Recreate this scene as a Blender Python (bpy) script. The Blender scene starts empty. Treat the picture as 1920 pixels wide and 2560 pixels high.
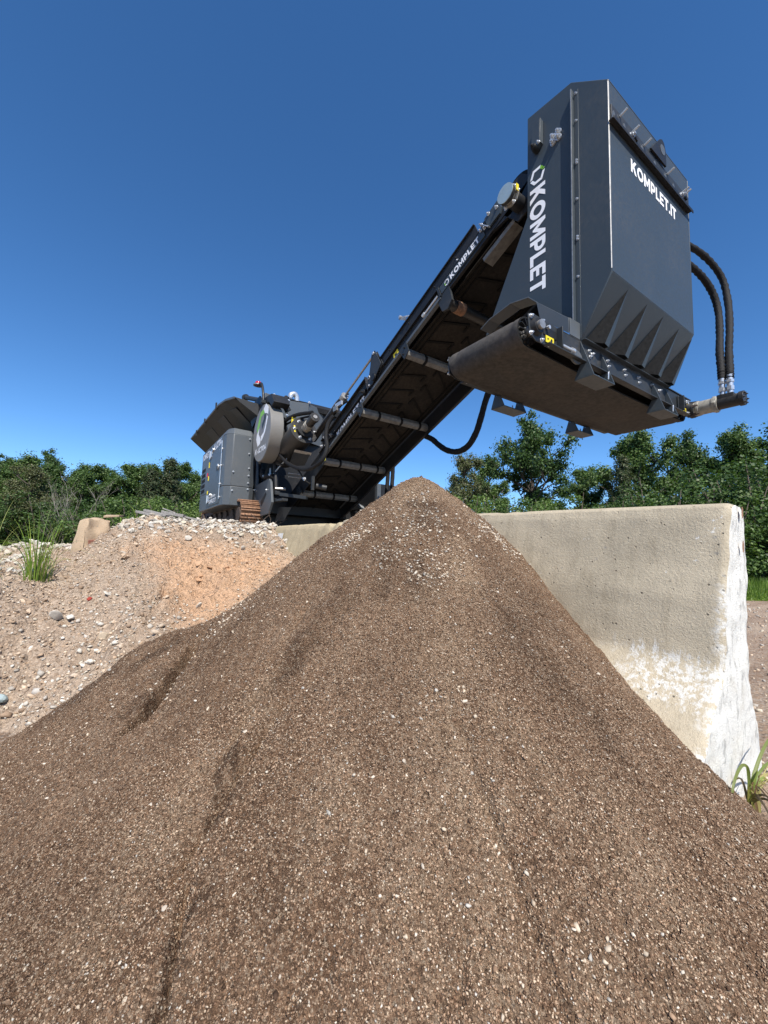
import bpy, bmesh, math, random
import numpy as np
from mathutils import Vector, Matrix

sc = bpy.context.scene
col = sc.collection
R = math.radians

# ------------------------------------------------------------------ camera, sky, sun, exposure
cam = bpy.data.cameras.new("camera")
cam_o = bpy.data.objects.new("camera", cam)
col.objects.link(cam_o)
c_right = Vector((0.83137919, -0.55429187, 0.03264508))
c_fwd = Vector((0.54977481, 0.82998854, 0.09147075))
c_up = Vector((-0.07779654, -0.05809943, 0.99527253))
m = Matrix.Identity(4)
for i in range(3):
    m[i][0] = c_right[i]; m[i][1] = c_up[i]; m[i][2] = -c_fwd[i]
cam_o.matrix_world = m
cam.sensor_fit = 'HORIZONTAL'; cam.sensor_width = 36.0; cam.lens = 36.0 * 1000 / 1920
cam.clip_start = 0.02; cam.clip_end = 2000
sc.camera = cam_o

SUN_DIR = Vector((0.30, 0.86, -1.12)).normalized()       # the way the light travels
sun_el = math.asin(-SUN_DIR.z); sun_az = math.atan2(-SUN_DIR.x, -SUN_DIR.y)
world = bpy.data.worlds.new("World"); sc.world = world; world.use_nodes = True
wn = world.node_tree.nodes; bg = wn['Background']
sky = wn.new('ShaderNodeTexSky'); sky.sky_type = 'NISHITA'; sky.sun_disc = False
sky.sun_elevation = sun_el; sky.sun_rotation = sun_az
sky.air_density = 0.8; sky.dust_density = 0.0; sky.ozone_density = 4.5; sky.altitude = 500
hs = wn.new('ShaderNodeHueSaturation'); hs.inputs['Saturation'].default_value = 1.18
world.node_tree.links.new(sky.outputs[0], hs.inputs['Color']); world.node_tree.links.new(hs.outputs[0], bg.inputs[0]); bg.inputs[1].default_value = 0.132
sun = bpy.data.lights.new("sun", 'SUN'); sun.energy = 4.9; sun.angle = R(0.53); sun.color = (1.0, 0.94, 0.85)
sun_o = bpy.data.objects.new("sun", sun); col.objects.link(sun_o)
sun_o.rotation_euler = SUN_DIR.to_track_quat('-Z', 'Y').to_euler()
sc.view_settings.view_transform = 'Standard'; sc.view_settings.look = 'None'
sc.view_settings.exposure = 0.55; sc.view_settings.gamma = 1.0
sc.render.engine = 'CYCLES'
sc.cycles.max_bounces = 6; sc.cycles.transparent_max_bounces = 4

rng = np.random.default_rng(7)
random.seed(7)

# ------------------------------------------------------------------ material helpers
class NT:
    def __init__(s, name):
        s.m = bpy.data.materials.new(name); s.m.use_nodes = True
        s.t = s.m.node_tree; s.p = s.t.nodes['Principled BSDF']
    def n(s, typ, **kw):
        nd = s.t.nodes.new(typ)
        for k, v in kw.items(): setattr(nd, k, v)
        return nd
    def l(s, a, b): s.t.links.new(a, b)
    def val(s, sock, v):
        if isinstance(v, bpy.types.NodeSocket): s.l(v, sock)
        else: sock.default_value = v
    def coord(s, which='Object', scale=None):
        c = s.n('ShaderNodeTexCoord').outputs[which]
        if scale is None: return c
        mp = s.n('ShaderNodeMapping'); s.l(c, mp.inputs[0]); mp.inputs['Scale'].default_value = scale
        return mp.outputs[0]
    def noise(s, vec, scale, detail=4, rough=.55, dist=0):
        nd = s.n('ShaderNodeTexNoise'); s.l(vec, nd.inputs['Vector'])
        nd.inputs['Scale'].default_value = scale; nd.inputs['Detail'].default_value = detail
        nd.inputs['Roughness'].default_value = rough; nd.inputs['Distortion'].default_value = dist
        return nd.outputs['Fac']
    def voro(s, vec, scale, feature='F1', out='Distance'):
        nd = s.n('ShaderNodeTexVoronoi', feature=feature); s.l(vec, nd.inputs['Vector'])
        nd.inputs['Scale'].default_value = scale
        return nd.outputs[out]
    def ramp(s, fac, stops, interp='LINEAR'):
        nd = s.n('ShaderNodeValToRGB'); s.l(fac, nd.inputs[0]); cr = nd.color_ramp; cr.interpolation = interp
        while len(cr.elements) < len(stops): cr.elements.new(0.5)
        for e, (pos, c) in zip(cr.elements, stops):
            e.position = pos; e.color = (*c, 1) if len(c) == 3 else c
        return nd.outputs[0]
    def rng(s, v, a, b, c=0., d=1.):
        nd = s.n('ShaderNodeMapRange'); s.l(v, nd.inputs[0])
        for i, x in enumerate((a, b, c, d)): nd.inputs[i + 1].default_value = x
        return nd.outputs[0]
    def mix(s, fac, a, b, blend='MIX'):
        nd = s.n('ShaderNodeMix', data_type='RGBA', blend_type=blend)
        s.val(nd.inputs[0], fac)
        for sock, v in ((nd.inputs[6], a), (nd.inputs[7], b)):
            if isinstance(v, bpy.types.NodeSocket): s.l(v, sock)
            else: sock.default_value = (*v, 1)
        return nd.outputs[2]
    def math(s, op, a, b=0.):
        nd = s.n('ShaderNodeMath', operation=op); s.val(nd.inputs[0], a); s.val(nd.inputs[1], b)
        return nd.outputs[0]
    def base(s, c):
        if isinstance(c, bpy.types.NodeSocket): s.l(c, s.p.inputs['Base Color'])
        else: s.p.inputs['Base Color'].default_value = (*c, 1)
    def bump(s, h, strength=.5, dist=.01, prev=None):
        nd = s.n('ShaderNodeBump'); s.l(h, nd.inputs['Height'])
        nd.inputs['Strength'].default_value = strength; nd.inputs['Distance'].default_value = dist
        if prev: s.l(prev, nd.inputs['Normal'])
        s.l(nd.outputs[0], s.p.inputs['Normal']); return nd.outputs[0]
    def set(s, rough=.5, metal=0., spec=None):
        s.val(s.p.inputs['Roughness'], rough); s.p.inputs['Metallic'].default_value = metal
        if spec is not None: s.p.inputs['Specular IOR Level'].default_value = spec
        return s.m

def paint(name, c, rough=.36, dust=.25, dustc=(.20, .17, .14), spec=.5):
    t = NT(name); v = t.coord()
    n1 = t.noise(v, 3.0, 6, .6); n2 = t.noise(v, 45, 5, .65)
    f = t.math('MULTIPLY', t.rng(n1, .42, .75), t.rng(n2, .35, .75))
    f = t.math('MULTIPLY', f, dust)
    scr = t.rng(t.noise(t.coord('Object', (1, 1, 9)), 22, 2, .5, .8), .70, .73)
    cc = t.mix(f, c, dustc)
    cc = t.mix(t.math('MULTIPLY', scr, .10 * min(1, dust * 4)), cc, (.25, .25, .25))
    t.base(cc)
    r = t.rng(n2, .3, .7, rough - .05, rough + .12)
    t.bump(t.noise(v, 260, 2, .5), .04, .001)
    return t.set(r, 0., spec)

def plain(name, c, rough=.5, metal=0., var=.25, scale=30, bump=0., spec=None):
    t = NT(name); v = t.coord()
    n = t.noise(v, scale, 5, .6)
    lo = tuple(x * (1 - var) for x in c); hi = tuple(min(1, x * (1 + var)) for x in c)
    t.base(t.ramp(n, [(.3, lo), (.7, hi)]))
    if bump: t.bump(n, bump, .004)
    return t.set(rough, metal, spec)

M = {}
M['hood'] = paint('charcoal_paint', (.041, .054, .066), .38, .17, spec=.32)
M['body'] = paint('grey_paint', (.076, .087, .097), .42, .3)
M['black'] = paint('black_paint', (.013, .014, .016), .45, .18, spec=.3)
M['frame'] = paint('frame_paint', (.024, .028, .032), .45, .3, spec=.3)
M['guard'] = paint('flywheel_rim_paint', (.17, .165, .155), .42, .4)
M['guardface'] = paint('flywheel_face_paint', (.19, .185, .178), .45, .25)
M['drum'] = paint('drum_paint', (.017, .0165, .016), .42, .25)
M['rubber'] = plain('rubber', (.012, .012, .012), .75, 0, .4, 60, .3, .15)
M['hose'] = plain('hose_sleeve', (.007, .007, .008), .7, 0, .5, 140, .9, .3)
M['beltblack'] = plain('belt_rubber', (.026, .023, .020), .75, 0, .45, 9, .15, .25)
M['beltdusty'] = plain('dusty_belt', (.062, .057, .052), .78, 0, .4, 14, .3, .25)
def belt_mat(name, c, dust):
    t = NT(name); v = t.coord(); n = t.noise(v, 3.2, 7, .68, .5); f = t.noise(v, 40, 5, .7)
    cc = t.ramp(f, [(.3, tuple(x * .7 for x in c)), (.7, tuple(x * 1.3 for x in c))])
    cc = t.mix(t.rng(t.math('ADD', t.math('MULTIPLY', n, .7), t.math('MULTIPLY', f, .3)), .45, .66, 0, dust), cc, (.15, .115, .085))
    t.base(cc); t.bump(f, .3, .004); return t.set(.8, 0, .22)
M['beltblack'] = belt_mat('carrying_belt', (.020, .0185, .017), .14); M['beltdusty'] = belt_mat('cross_belt_rubber', (.054, .051, .048), .22)
M['zinc'] = plain('zinc', (.58, .60, .62), .32, .6, .2, 120)
M['steel'] = plain('worn_steel', (.36, .35, .33), .42, .7, .25, 40)
M['silver'] = plain('silver_paint', (.30, .285, .245), .5, .15, .3, 40, .1)
M['glass'] = plain('disc_face', (.34, .44, .48), .25, .3, .08, 20)
M['rust'] = plain('rusty_track', (.24, .13, .075), .8, .1, .5, 45, .5)
M['darkrust'] = plain('dark_rust', (.055, .038, .030), .85, 0, .5, 45, .5)
M['vinyl'] = plain('white_vinyl', (.82, .83, .85), .4, 0, .03, 20)
M['green'] = plain('green_vinyl', (.22, .50, .03), .4, 0, .05, 20)
M['yellow'] = plain('yellow_sticker', (.72, .58, .02), .45, 0, .08, 60)
M['ink'] = plain('black_ink', (.012, .012, .012), .5, 0, .05, 20)
M['redlens'] = plain('red_lens', (.42, .01, .02), .15, 0, .1, 30)
M['wire'] = plain('rusty_wire', (.10, .075, .06), .8, .2, .4, 60)
M['paper'] = plain('paper_label', (.62, .62, .60), .7, 0, .12, 80)
M['brick'] = plain('old_brick', (.19, .075, .05), .9, 0, .4, 60, .5)
M['brace'] = plain('worn_brace', (.16, .158, .148), .55, .1, .35, 26, .2)

def mat_wood():
    t = NT('weathered_wood'); v = t.coord('Object', (3, 30, 30))
    n = t.noise(v, 4, 6, .65)
    t.base(t.ramp(n, [(.3, (.10, .09, .085)), (.55, (.27, .255, .24)), (.75, (.40, .385, .36))])); t.bump(n, .5, .01)
    return t.set(.9)
M['wood'] = mat_wood()

def mat_concrete(name, c, painted=False, brush=False):
    t = NT(name); v = t.coord()
    big = t.noise(v, 2.2, 5, .6); fine = t.noise(v, 55, 6, .7); sand = t.noise(v, 330, 3, .6)
    cc = t.ramp(big, [(.30, tuple(x * .70 for x in c)), (.50, c), (.72, tuple(x * 1.18 for x in c))])
    cc = t.mix(t.rng(fine, .3, .75, 0, .5), cc, tuple(x * 1.25 for x in c))
    cc = t.mix(t.rng(sand, .35, .7, 0, .38), cc, tuple(x * .55 for x in c))
    streak = t.noise(t.coord('Object', (9, 9, .8)), 2.0, 5, .65)                   # rain runs down the face
    cc = t.mix(t.rng(streak, .50, .72, 0, .38), cc, (.20, .165, .11))
    pits = t.rng(t.voro(v, 40), .10, .17)
    gate = t.rng(t.noise(v, 13, 3), .50, .58)
    pit = t.math('MULTIPLY', t.math('SUBTRACT', 1, pits), gate)
    cc = t.mix(t.math('MULTIPLY', pit, .8), cc, (.10, .088, .07))
    agg = t.math('MULTIPLY', t.rng(t.voro(t.coord('Object', (1, 1.0, 1.3)), 19), .16, .10), t.rng(t.noise(v, 7, 2), .56, .60))
    cc = t.mix(t.math('MULTIPLY', agg, .55), cc, (.20, .195, .185))
    sx = t.n('ShaderNodeSeparateXYZ'); t.l(v, sx.inputs[0])
    if brush:                                                                   # dry-brushed white paint by the end
        st = t.noise(t.coord('Object', (38, 38, 3.2)), 1.0, 5, .7)
        rag = t.math('MULTIPLY', t.math('SUBTRACT', st, .5), .26)
        zz = t.math('ADD', sx.outputs['Z'], rag)
        band = t.math('MULTIPLY', t.rng(zz, -.66, -.63), t.rng(zz, -.505, -.525))
        yy = t.math('ADD', sx.outputs['Y'], t.math('MULTIPLY', t.math('SUBTRACT', t.noise(v, 9, 3), .5), .35))
        band = t.math('MULTIPLY', band, t.rng(yy, .34, .24))
        band = t.math('MULTIPLY', band, t.rng(t.math('ADD', t.math('MULTIPLY', t.noise(t.coord('Object', (52, 52, 5)), 1.0, 5, .7), .6), t.math('MULTIPLY', t.noise(v, 70, 4, .7), .4)), .475, .535))
        edge = t.math('MULTIPLY', t.math('MULTIPLY', t.rng(sx.outputs['Y'], .045, .0), t.rng(sx.outputs['Z'], -.22, -.34)), t.rng(t.noise(v, 19, 6, .75), .50, .62))
        spat = t.math('MULTIPLY', t.rng(t.noise(t.coord('Object', (1, 1.6, 2.4)), 4.5, 6, .75), .645, .665), t.rng(sx.outputs['Y'], .9, .3))
        w = t.math('MAXIMUM', t.math('MAXIMUM', band, t.math('MULTIPLY', edge, 1.6)), spat)
        w = t.math('MINIMUM', w, .88)
        cc = t.mix(w, cc, (.62, .61, .57))
    if painted:                                                                 # rough end face, white paint with grey chips
        chip = t.noise(t.coord('Object', (27, 27, 15)), 1.0, 4, .62)
        cc = t.mix(t.rng(chip, .34, .47), (.40, .395, .37), (.67, .66, .615))
        cc = t.mix(t.rng(t.noise(v, 7, 5, .7), .52, .68, 0, .35), cc, (.40, .36, .28))
        cc = t.mix(t.rng(t.noise(v, 60, 4, .7), .62, .72, 0, .55), cc, (.30, .30, .28))
    scr = t.noise(t.coord('Object', (1, 1.5, 34)), 1.6, 5, .7, .3)
    cc = t.mix(t.math('MULTIPLY', t.rng(scr, .665, .70), .45), cc, tuple(min(.8, x * 1.6) for x in c))
    cc = t.mix(t.rng(t.noise(v, 150, 4, .7), .55, .75, 0, .45), cc, tuple(x * .5 for x in c))
    t.base(cc)
    b = t.bump(t.noise(v, 110, 4, .7), .7, .005)
    b = t.bump(sand, .6, .003, b)
    inv = t.math('SUBTRACT', 1, pit); t.bump(inv, .8, .006, b)
    return t.set(.88, 0, .25)
M['concrete'] = mat_concrete('cast_concrete', (.445, .385, .285), brush=True)
M['concrete_end'] = mat_concrete('painted_concrete_end', (.40, .345, .245), painted=True)
M['concrete_far'] = mat_concrete('buff_concrete', (.45, .375, .245))
M['concrete_block'] = mat_concrete('block_concrete', (.42, .315, .215))

def mat_soil():
    t = NT('pile_soil'); v = t.coord(); uv = t.coord('UV')
    big = t.noise(v, 2.6, 5, .6, .3)
    mp = t.n('ShaderNodeMapping'); t.l(uv, mp.inputs[0]); mp.inputs['Scale'].default_value = (7, 1.3, 1)
    run = t.noise(mp.outputs[0], 2.2, 6, .62, .4)                                # fall-line streaks down the cone
    f = t.math('ADD', t.math('MULTIPLY', t.noise(v, 7, 6, .65, .6), .35), t.math('ADD', t.math('MULTIPLY', big, .35), t.math('MULTIPLY', run, .30)))
    cc = t.ramp(f, [(.36, (.150, .081, .046)), (.45, (.235, .138, .081)), (.55, (.34, .213, .133)), (.66, (.49, .340, .225))])
    mo = t.n('ShaderNodeSeparateColor'); t.l(t.n('ShaderNodeVertexColor', layer_name='moisture').outputs[0], mo.inputs[0])
    cc = t.mix(t.rng(t.math('ADD', mo.outputs[1], t.math('MULTIPLY', t.math('SUBTRACT', run, .5), 1.2)), .15, .75, 0, .75), cc, (.50, .36, .235))
    cc = t.mix(t.rng(t.math('ADD', mo.outputs[0], t.math('MULTIPLY', t.math('SUBTRACT', run, .5), 1.4)), .18, .6, 0, .85), cc, (.095, .048, .027))
    grain = t.n('ShaderNodeTexVoronoi'); t.l(v, grain.inputs['Vector']); grain.inputs['Scale'].default_value = 230
    g = t.n('ShaderNodeSeparateColor'); t.l(grain.outputs['Color'], g.inputs[0])
    cc = t.mix(t.rng(g.outputs[0], .35, 1., .0, .70), cc, (.055, .033, .021))
    cc = t.mix(t.rng(g.outputs[1], .66, 1., .0, .8), cc, (.52, .40, .285))
    fn = t.noise(v, 620, 3, .6)
    cc = t.mix(t.rng(fn, .35, .7, 0, .30), cc, (.27, .19, .13))
    t.base(cc)
    b = t.bump(t.noise(v, 80, 6, .72), 1., .024)
    b = t.bump(grain.outputs['Distance'], 1., .010, b)
    t.bump(fn, .8, .004, b)
    return t.set(.95, 0, .15)
M['soil'] = mat_soil()

def mat_bank():
    t = NT('bank_gravel'); v = t.coord()
    f = t.noise(v, 1.1, 6, .62, .4)
    clay = t.n('ShaderNodeVertexColor', layer_name='clay')
    sep = t.n('ShaderNodeSeparateColor'); t.l(clay.outputs[0], sep.inputs[0])
    cc = t.ramp(f, [(.3, (.29, .205, .145)), (.5, (.40, .295, .21)), (.7, (.48, .375, .28))])
    cl = t.math('ADD', sep.outputs[0], t.math('MULTIPLY', t.math('SUBTRACT', t.noise(v, 5, 5, .65), .5), .9))
    cc = t.mix(t.rng(cl, .28, .85, 0, .92), cc, (.58, .36, .215))
    vr = t.n('ShaderNodeTexVoronoi'); t.l(v, vr.inputs['Vector']); vr.inputs['Scale'].default_value = 62
    g = t.n('ShaderNodeSeparateColor'); t.l(vr.outputs['Color'], g.inputs[0])
    k = t.math('MULTIPLY', t.rng(g.outputs[0], 0, 1, 0, .55), t.math('SUBTRACT', 1, t.math('MULTIPLY', sep.outputs[0], .7)))
    cc = t.mix(k, cc, (.52, .43, .34))
    cc = t.mix(t.rng(g.outputs[1], .7, 1, 0, .5), cc, (.15, .105, .075))
    t.base(cc)
    b = t.bump(t.noise(v, 26, 6, .7), 1.0, .035)
    b = t.bump(vr.outputs['Distance'], .9, .012, b); t.bump(t.noise(v, 260, 3), .5, .004, b)
    return t.set(.95, 0, .15)
M['bank'] = mat_bank()

def mat_ground():
    t = NT('yard_gravel'); v = t.coord()
    f = t.noise(v, .55, 6, .65); f2 = t.noise(t.coord('Object', (.35, 2.2, 1)), 1.4, 5, .6)
    h = t.math('ADD', t.math('MULTIPLY', f, .5), t.math('MULTIPLY', f2, .5))
    cc = t.ramp(h, [(.33, (.17, .11, .072)), (.48, (.30, .205, .14)), (.62, (.43, .325, .235))])
    vr = t.n('ShaderNodeTexVoronoi'); t.l(v, vr.inputs['Vector']); vr.inputs['Scale'].default_value = 75
    g = t.n('ShaderNodeSeparateColor'); t.l(vr.outputs['Color'], g.inputs[0])
    cc = t.mix(t.rng(g.outputs[0], .4, 1, 0, .6), cc, (.45, .40, .34))
    cc = t.mix(t.rng(g.outputs[1], .7, 1, 0, .5), cc, (.09, .065, .05))
    t.base(cc)
    b = t.bump(t.noise(v, 14, 7, .72), 1.0, .04); t.bump(vr.outputs['Distance'], .7, .007, b)
    return t.set(.95, 0, .15)
M['ground'] = mat_ground()

def mat_vcol(name, rough=.85, bump=.4, scale=120, trans=0., spec=.25):
    t = NT(name); a = t.n('ShaderNodeVertexColor', layer_name='tint'); v = t.coord()
    n = t.noise(v, scale, 3, .6)
    cc = t.mix(t.rng(n, .3, .7, 0, .35), a.outputs[0], t.mix(1., a.outputs[0], (.45, .42, .40), 'MULTIPLY'))
    t.base(cc)
    if bump: t.bump(n, bump, .004)
    if trans:
        t.base(a.outputs[0])
        tr = t.n('ShaderNodeBsdfTranslucent'); t.l(t.mix(1., a.outputs[0], (1.5, 1.7, .7), 'MULTIPLY'), tr.inputs[0])
        mx = t.n('ShaderNodeMixShader'); mx.inputs[0].default_value = trans
        t.l(t.p.outputs[0], mx.inputs[1]); t.l(tr.outputs[0], mx.inputs[2])
        t.l(mx.outputs[0], t.t.nodes['Material Output'].inputs[0])
    return t.set(rough, 0, spec)
M['stone'] = mat_vcol('stones')
M['clod'] = mat_vcol('clods', .95, .9, 60, 0, .1)
M['leaf'] = mat_vcol('leaves', .5, 0, 1, .22, .3)
M['grass'] = mat_vcol('grass_blades', .5, 0, 1, .35, .35)
M['bark'] = plain('bark', (.075, .06, .048), .95, 0, .4, 20, .6)
M['deadwood'] = plain('dead_wood', (.20, .18, .155), .9, 0, .3, 20, .4)

# ------------------------------------------------------------------ mesh helpers
def raw_mesh(name, V, F, mats, smooth=False, midx=None):
    """V (n,3) array; F either an (m,k) array or a list of index tuples."""
    me = bpy.data.meshes.new(name)
    V = np.asarray(V, np.float32).reshape(-1, 3)
    if isinstance(F, np.ndarray):
        k = F.shape[1]; nf = len(F); loops = F.astype(np.int32).ravel(); tot = np.full(nf, k, np.int32)
    else:
        nf = len(F); tot = np.array([len(f) for f in F], np.int32); loops = np.array([i for f in F for i in f], np.int32)
    st = np.concatenate([[0], np.cumsum(tot)[:-1]]).astype(np.int32)
    me.vertices.add(len(V)); me.vertices.foreach_set('co', V.ravel())
    me.loops.add(len(loops)); me.loops.foreach_set('vertex_index', loops)
    me.polygons.add(nf); me.polygons.foreach_set('loop_start', st); me.polygons.foreach_set('loop_total', tot)
    if midx is not None: me.polygons.foreach_set('material_index', np.asarray(midx, np.int32))
    me.update(calc_edges=True); me.validate()
    for mm in mats: me.materials.append(mm)
    if smooth: me.polygons.foreach_set('use_smooth', np.ones(len(me.polygons), bool))
    return me

def vcol(me, name, C):
    a = me.color_attributes.new(name, 'FLOAT_COLOR', 'POINT')
    C = np.asarray(C, np.float32)
    if C.shape[1] == 3: C = np.concatenate([C, np.ones((len(C), 1), np.float32)], 1)
    a.data.foreach_set('color', C.ravel())

def link(name, me, parent=None, loc=None):
    o = bpy.data.objects.new(name, me); col.objects.link(o)
    if parent: o.parent = parent
    if loc is not None: o.location = loc
    return o

def tag(o, label=None, cat=None, group=None, kind=None):
    if label: o['label'] = label
    if cat: o['category'] = cat
    if group: o['group'] = group
    if kind: o['kind'] = kind
    return o

def empty(name, loc, label, cat, group=None):
    o = bpy.data.objects.new(name, None); col.objects.link(o); o.location = loc
    return tag(o, label, cat, group)

def perp(d):
    d = d.normalized(); a = Vector((0, 0, 1)) if abs(d.z) < .9 else Vector((1, 0, 0))
    u = d.cross(a).normalized(); return u, d.cross(u).normalized()

class MB:
    def __init__(s): s.v = []; s.f = []; s.mi = []; s.mats = []
    def mat(s, m):
        if m not in s.mats: s.mats.append(m)
        return s.mats.index(m)
    def add(s, V, F, m):
        b = len(s.v); k = s.mat(m)
        s.v += [tuple(x) for x in V]; s.f += [tuple(i + b for i in f) for f in F]; s.mi += [k] * len(F); return s
    def hexa(s, p, m):     # 4 bottom (ccw from above) then 4 top
        return s.add(p, [(3, 2, 1, 0), (4, 5, 6, 7), (0, 1, 5, 4), (1, 2, 6, 5), (2, 3, 7, 6), (3, 0, 4, 7)], m)
    def box(s, x0, x1, y0, y1, z0, z1, m):
        return s.hexa([(x0, y0, z0), (x1, y0, z0), (x1, y1, z0), (x0, y1, z0), (x0, y0, z1), (x1, y0, z1), (x1, y1, z1), (x0, y1, z1)], m)
    def bar(s, p0, p1, w, h, m, up=Vector((0, 0, 1))):
        p0 = Vector(p0); p1 = Vector(p1); d = (p1 - p0).normalized(); a = d.cross(up)
        a = perp(d)[0] if a.length < 1e-4 else a.normalized(); b = a.cross(d)
        q = []
        for p in (p0, p1): q.append([p + a * sx * w / 2 + b * sy * h / 2 for sx, sy in ((-1, -1), (1, -1), (1, 1), (-1, 1))])
        V = q[0] + q[1]
        return s.add(V, [(0, 1, 2, 3), (7, 6, 5, 4), (4, 5, 1, 0), (5, 6, 2, 1), (6, 7, 3, 2), (7, 4, 0, 3)], m)
    def prism(s, pts, off, m):   # planar polygon extruded by the vector off
        off = Vector(off); n = len(pts); A = [Vector(p) for p in pts]; B = [p + off for p in A]
        return s.add(A + B, [tuple(range(n))[::-1], tuple(range(n, 2 * n))] + [(i, (i + 1) % n, n + (i + 1) % n, n + i) for i in range(n)], m)
    def cyl(s, p0, p1, r, m, n=24, r1=None, caps=True):
        p0 = Vector(p0); p1 = Vector(p1); u, w = perp(p1 - p0); r1 = r if r1 is None else r1
        V = []
        for p, rr in ((p0, r), (p1, r1)):
            V += [p + (u * math.cos(2 * math.pi * i / n) + w * math.sin(2 * math.pi * i / n)) * rr for i in range(n)]
        F = [(i, n + i, n + (i + 1) % n, (i + 1) % n) for i in range(n)]
        if caps: F += [tuple(range(n)), tuple(range(2 * n - 1, n - 1, -1))]
        return s.add(V, F, m)
    def tube(s, pts, r, m, n=10, sub=6, rib=0., wob=0., closed=False):
        P = [Vector(p) for p in pts]
        if sub > 1 and len(P) > 2:
            Q = []
            for i in range(len(P) - 1):
                p0 = P[max(i - 1, 0)]; p1 = P[i]; p2 = P[i + 1]; p3 = P[min(i + 2, len(P) - 1)]
                for k in range(sub):
                    t = k / sub
                    Q.append(.5 * ((2 * p1) + (p2 - p0) * t + (2 * p0 - 5 * p1 + 4 * p2 - p3) * t * t + (3 * p1 - p0 - 3 * p2 + p3) * t ** 3))
            Q.append(P[-1]); P = Q
        V = []; u = None
        for i, p in enumerate(P):
            d = (P[min(i + 1, len(P) - 1)] - P[max(i - 1, 0)]).normalized()
            if u is None: u, w = perp(d)
            else:
                u = (u - d * u.dot(d)).normalized(); w = d.cross(u)
            rr = (r[min(i, len(r) - 1)] if isinstance(r, (list, tuple)) else r) * (1 + (rib if i % 2 else 0) + wob * random.uniform(-1, 1))
            V += [p + (u * math.cos(2 * math.pi * k / n) + w * math.sin(2 * math.pi * k / n)) * rr for k in range(n)]
        F = [(a * n + k, a * n + (k + 1) % n, (a + 1) * n + (k + 1) % n, (a + 1) * n + k) for a in range(len(P) - 1) for k in range(n)]
        F += [tuple(range(n))[::-1], tuple(range((len(P) - 1) * n, len(P) * n))]
        return s.add(V, F, m)
    def dome(s, c, r, m, h=1., n=16, k=6):
        c = Vector(c); V = []
        for j in range(k):
            a = j / k * math.pi / 2
            V += [c + Vector((math.cos(a) * r * math.cos(2 * math.pi * i / n), math.cos(a) * r * math.sin(2 * math.pi * i / n), math.sin(a) * r * h)) for i in range(n)]
        V.append(c + Vector((0, 0, r * h)))
        F = [(j * n + i, j * n + (i + 1) % n, (j + 1) * n + (i + 1) % n, (j + 1) * n + i) for j in range(k - 1) for i in range(n)]
        F += [((k - 1) * n + i, (k - 1) * n + (i + 1) % n, k * n) for i in range(n)] + [tuple(range(n))[::-1]]
        return s.add(V, F, m)
    def bolt(s, p, d, r, m):
        p = Vector(p); d = Vector(d).normalized()
        s.cyl(p, p + d * r * .35, r * 1.35, m, 14); s.cyl(p + d * r * .35, p + d * r * 1.3, r * .95, m, 6)
        return s.cyl(p + d * r * 1.3, p + d * r * 2.0, r * .5, m, 10)
    def islands(s, tol=.0006):
        par = list(range(len(s.v)))
        def find(a):
            while par[a] != a: par[a] = par[par[a]]; a = par[a]
            return a
        for f in s.f:
            r0 = find(f[0])
            for k in f[1:]: par[find(k)] = r0
        comp = {}
        for k in range(len(s.v)): comp.setdefault(find(k), []).append(k)
        V = np.array(s.v); keys = list(comp); lo = [V[comp[k]].min(0) - tol for k in keys]; hi = [V[comp[k]].max(0) + tol for k in keys]
        g = list(range(len(keys)))
        for a in range(len(keys)):
            for b_ in range(a):
                if (lo[a] <= hi[b_]).all() and (lo[b_] <= hi[a]).all():
                    ga, gb = g[a], g[b_]
                    if ga != gb: g = [ga if x == gb else x for x in g]
        vg = {}
        for k, gi in zip(keys, g):
            for v in comp[k]: vg[v] = gi
        out = {}
        for f, mi in zip(s.f, s.mi): out.setdefault(vg[f[0]], []).append((f, mi))
        return list(out.values())
    def build(s, name, parent=None, bevel=0., smooth=True, angle=35, loc=None, split=False):
        if split:
            o = None
            for fs in s.islands():
                used = sorted({i for f, _ in fs for i in f}); mp = {u: k for k, u in enumerate(used)}
                b = MB(); b.v = [s.v[u] for u in used]; b.f = [tuple(mp[i] for i in f) for f, _ in fs]; b.mi = [mi for _, mi in fs]; b.mats = s.mats
                o = b.build(name, parent, bevel, smooth, angle, loc)
            return o
        V = np.array(s.v, np.float32)
        base = loc if loc is not None else (root_loc(parent) if parent else Vector((0, 0, 0)))
        V = V - np.array(base, np.float32)
        me = raw_mesh(name, V, s.f, s.mats, smooth, s.mi)
        if smooth: me.set_sharp_from_angle(angle=R(angle))
        o = link(name, me, parent, loc if (loc is not None and not parent) else None)
        if bevel:
            b = o.modifiers.new('bevel', 'BEVEL'); b.width = bevel; b.segments = 2; b.limit_method = 'ANGLE'; b.angle_limit = R(40)
        return o

def root_loc(o):
    v = Vector((0, 0, 0))
    while o is not None: v = v + o.location; o = o.parent
    return v

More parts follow.
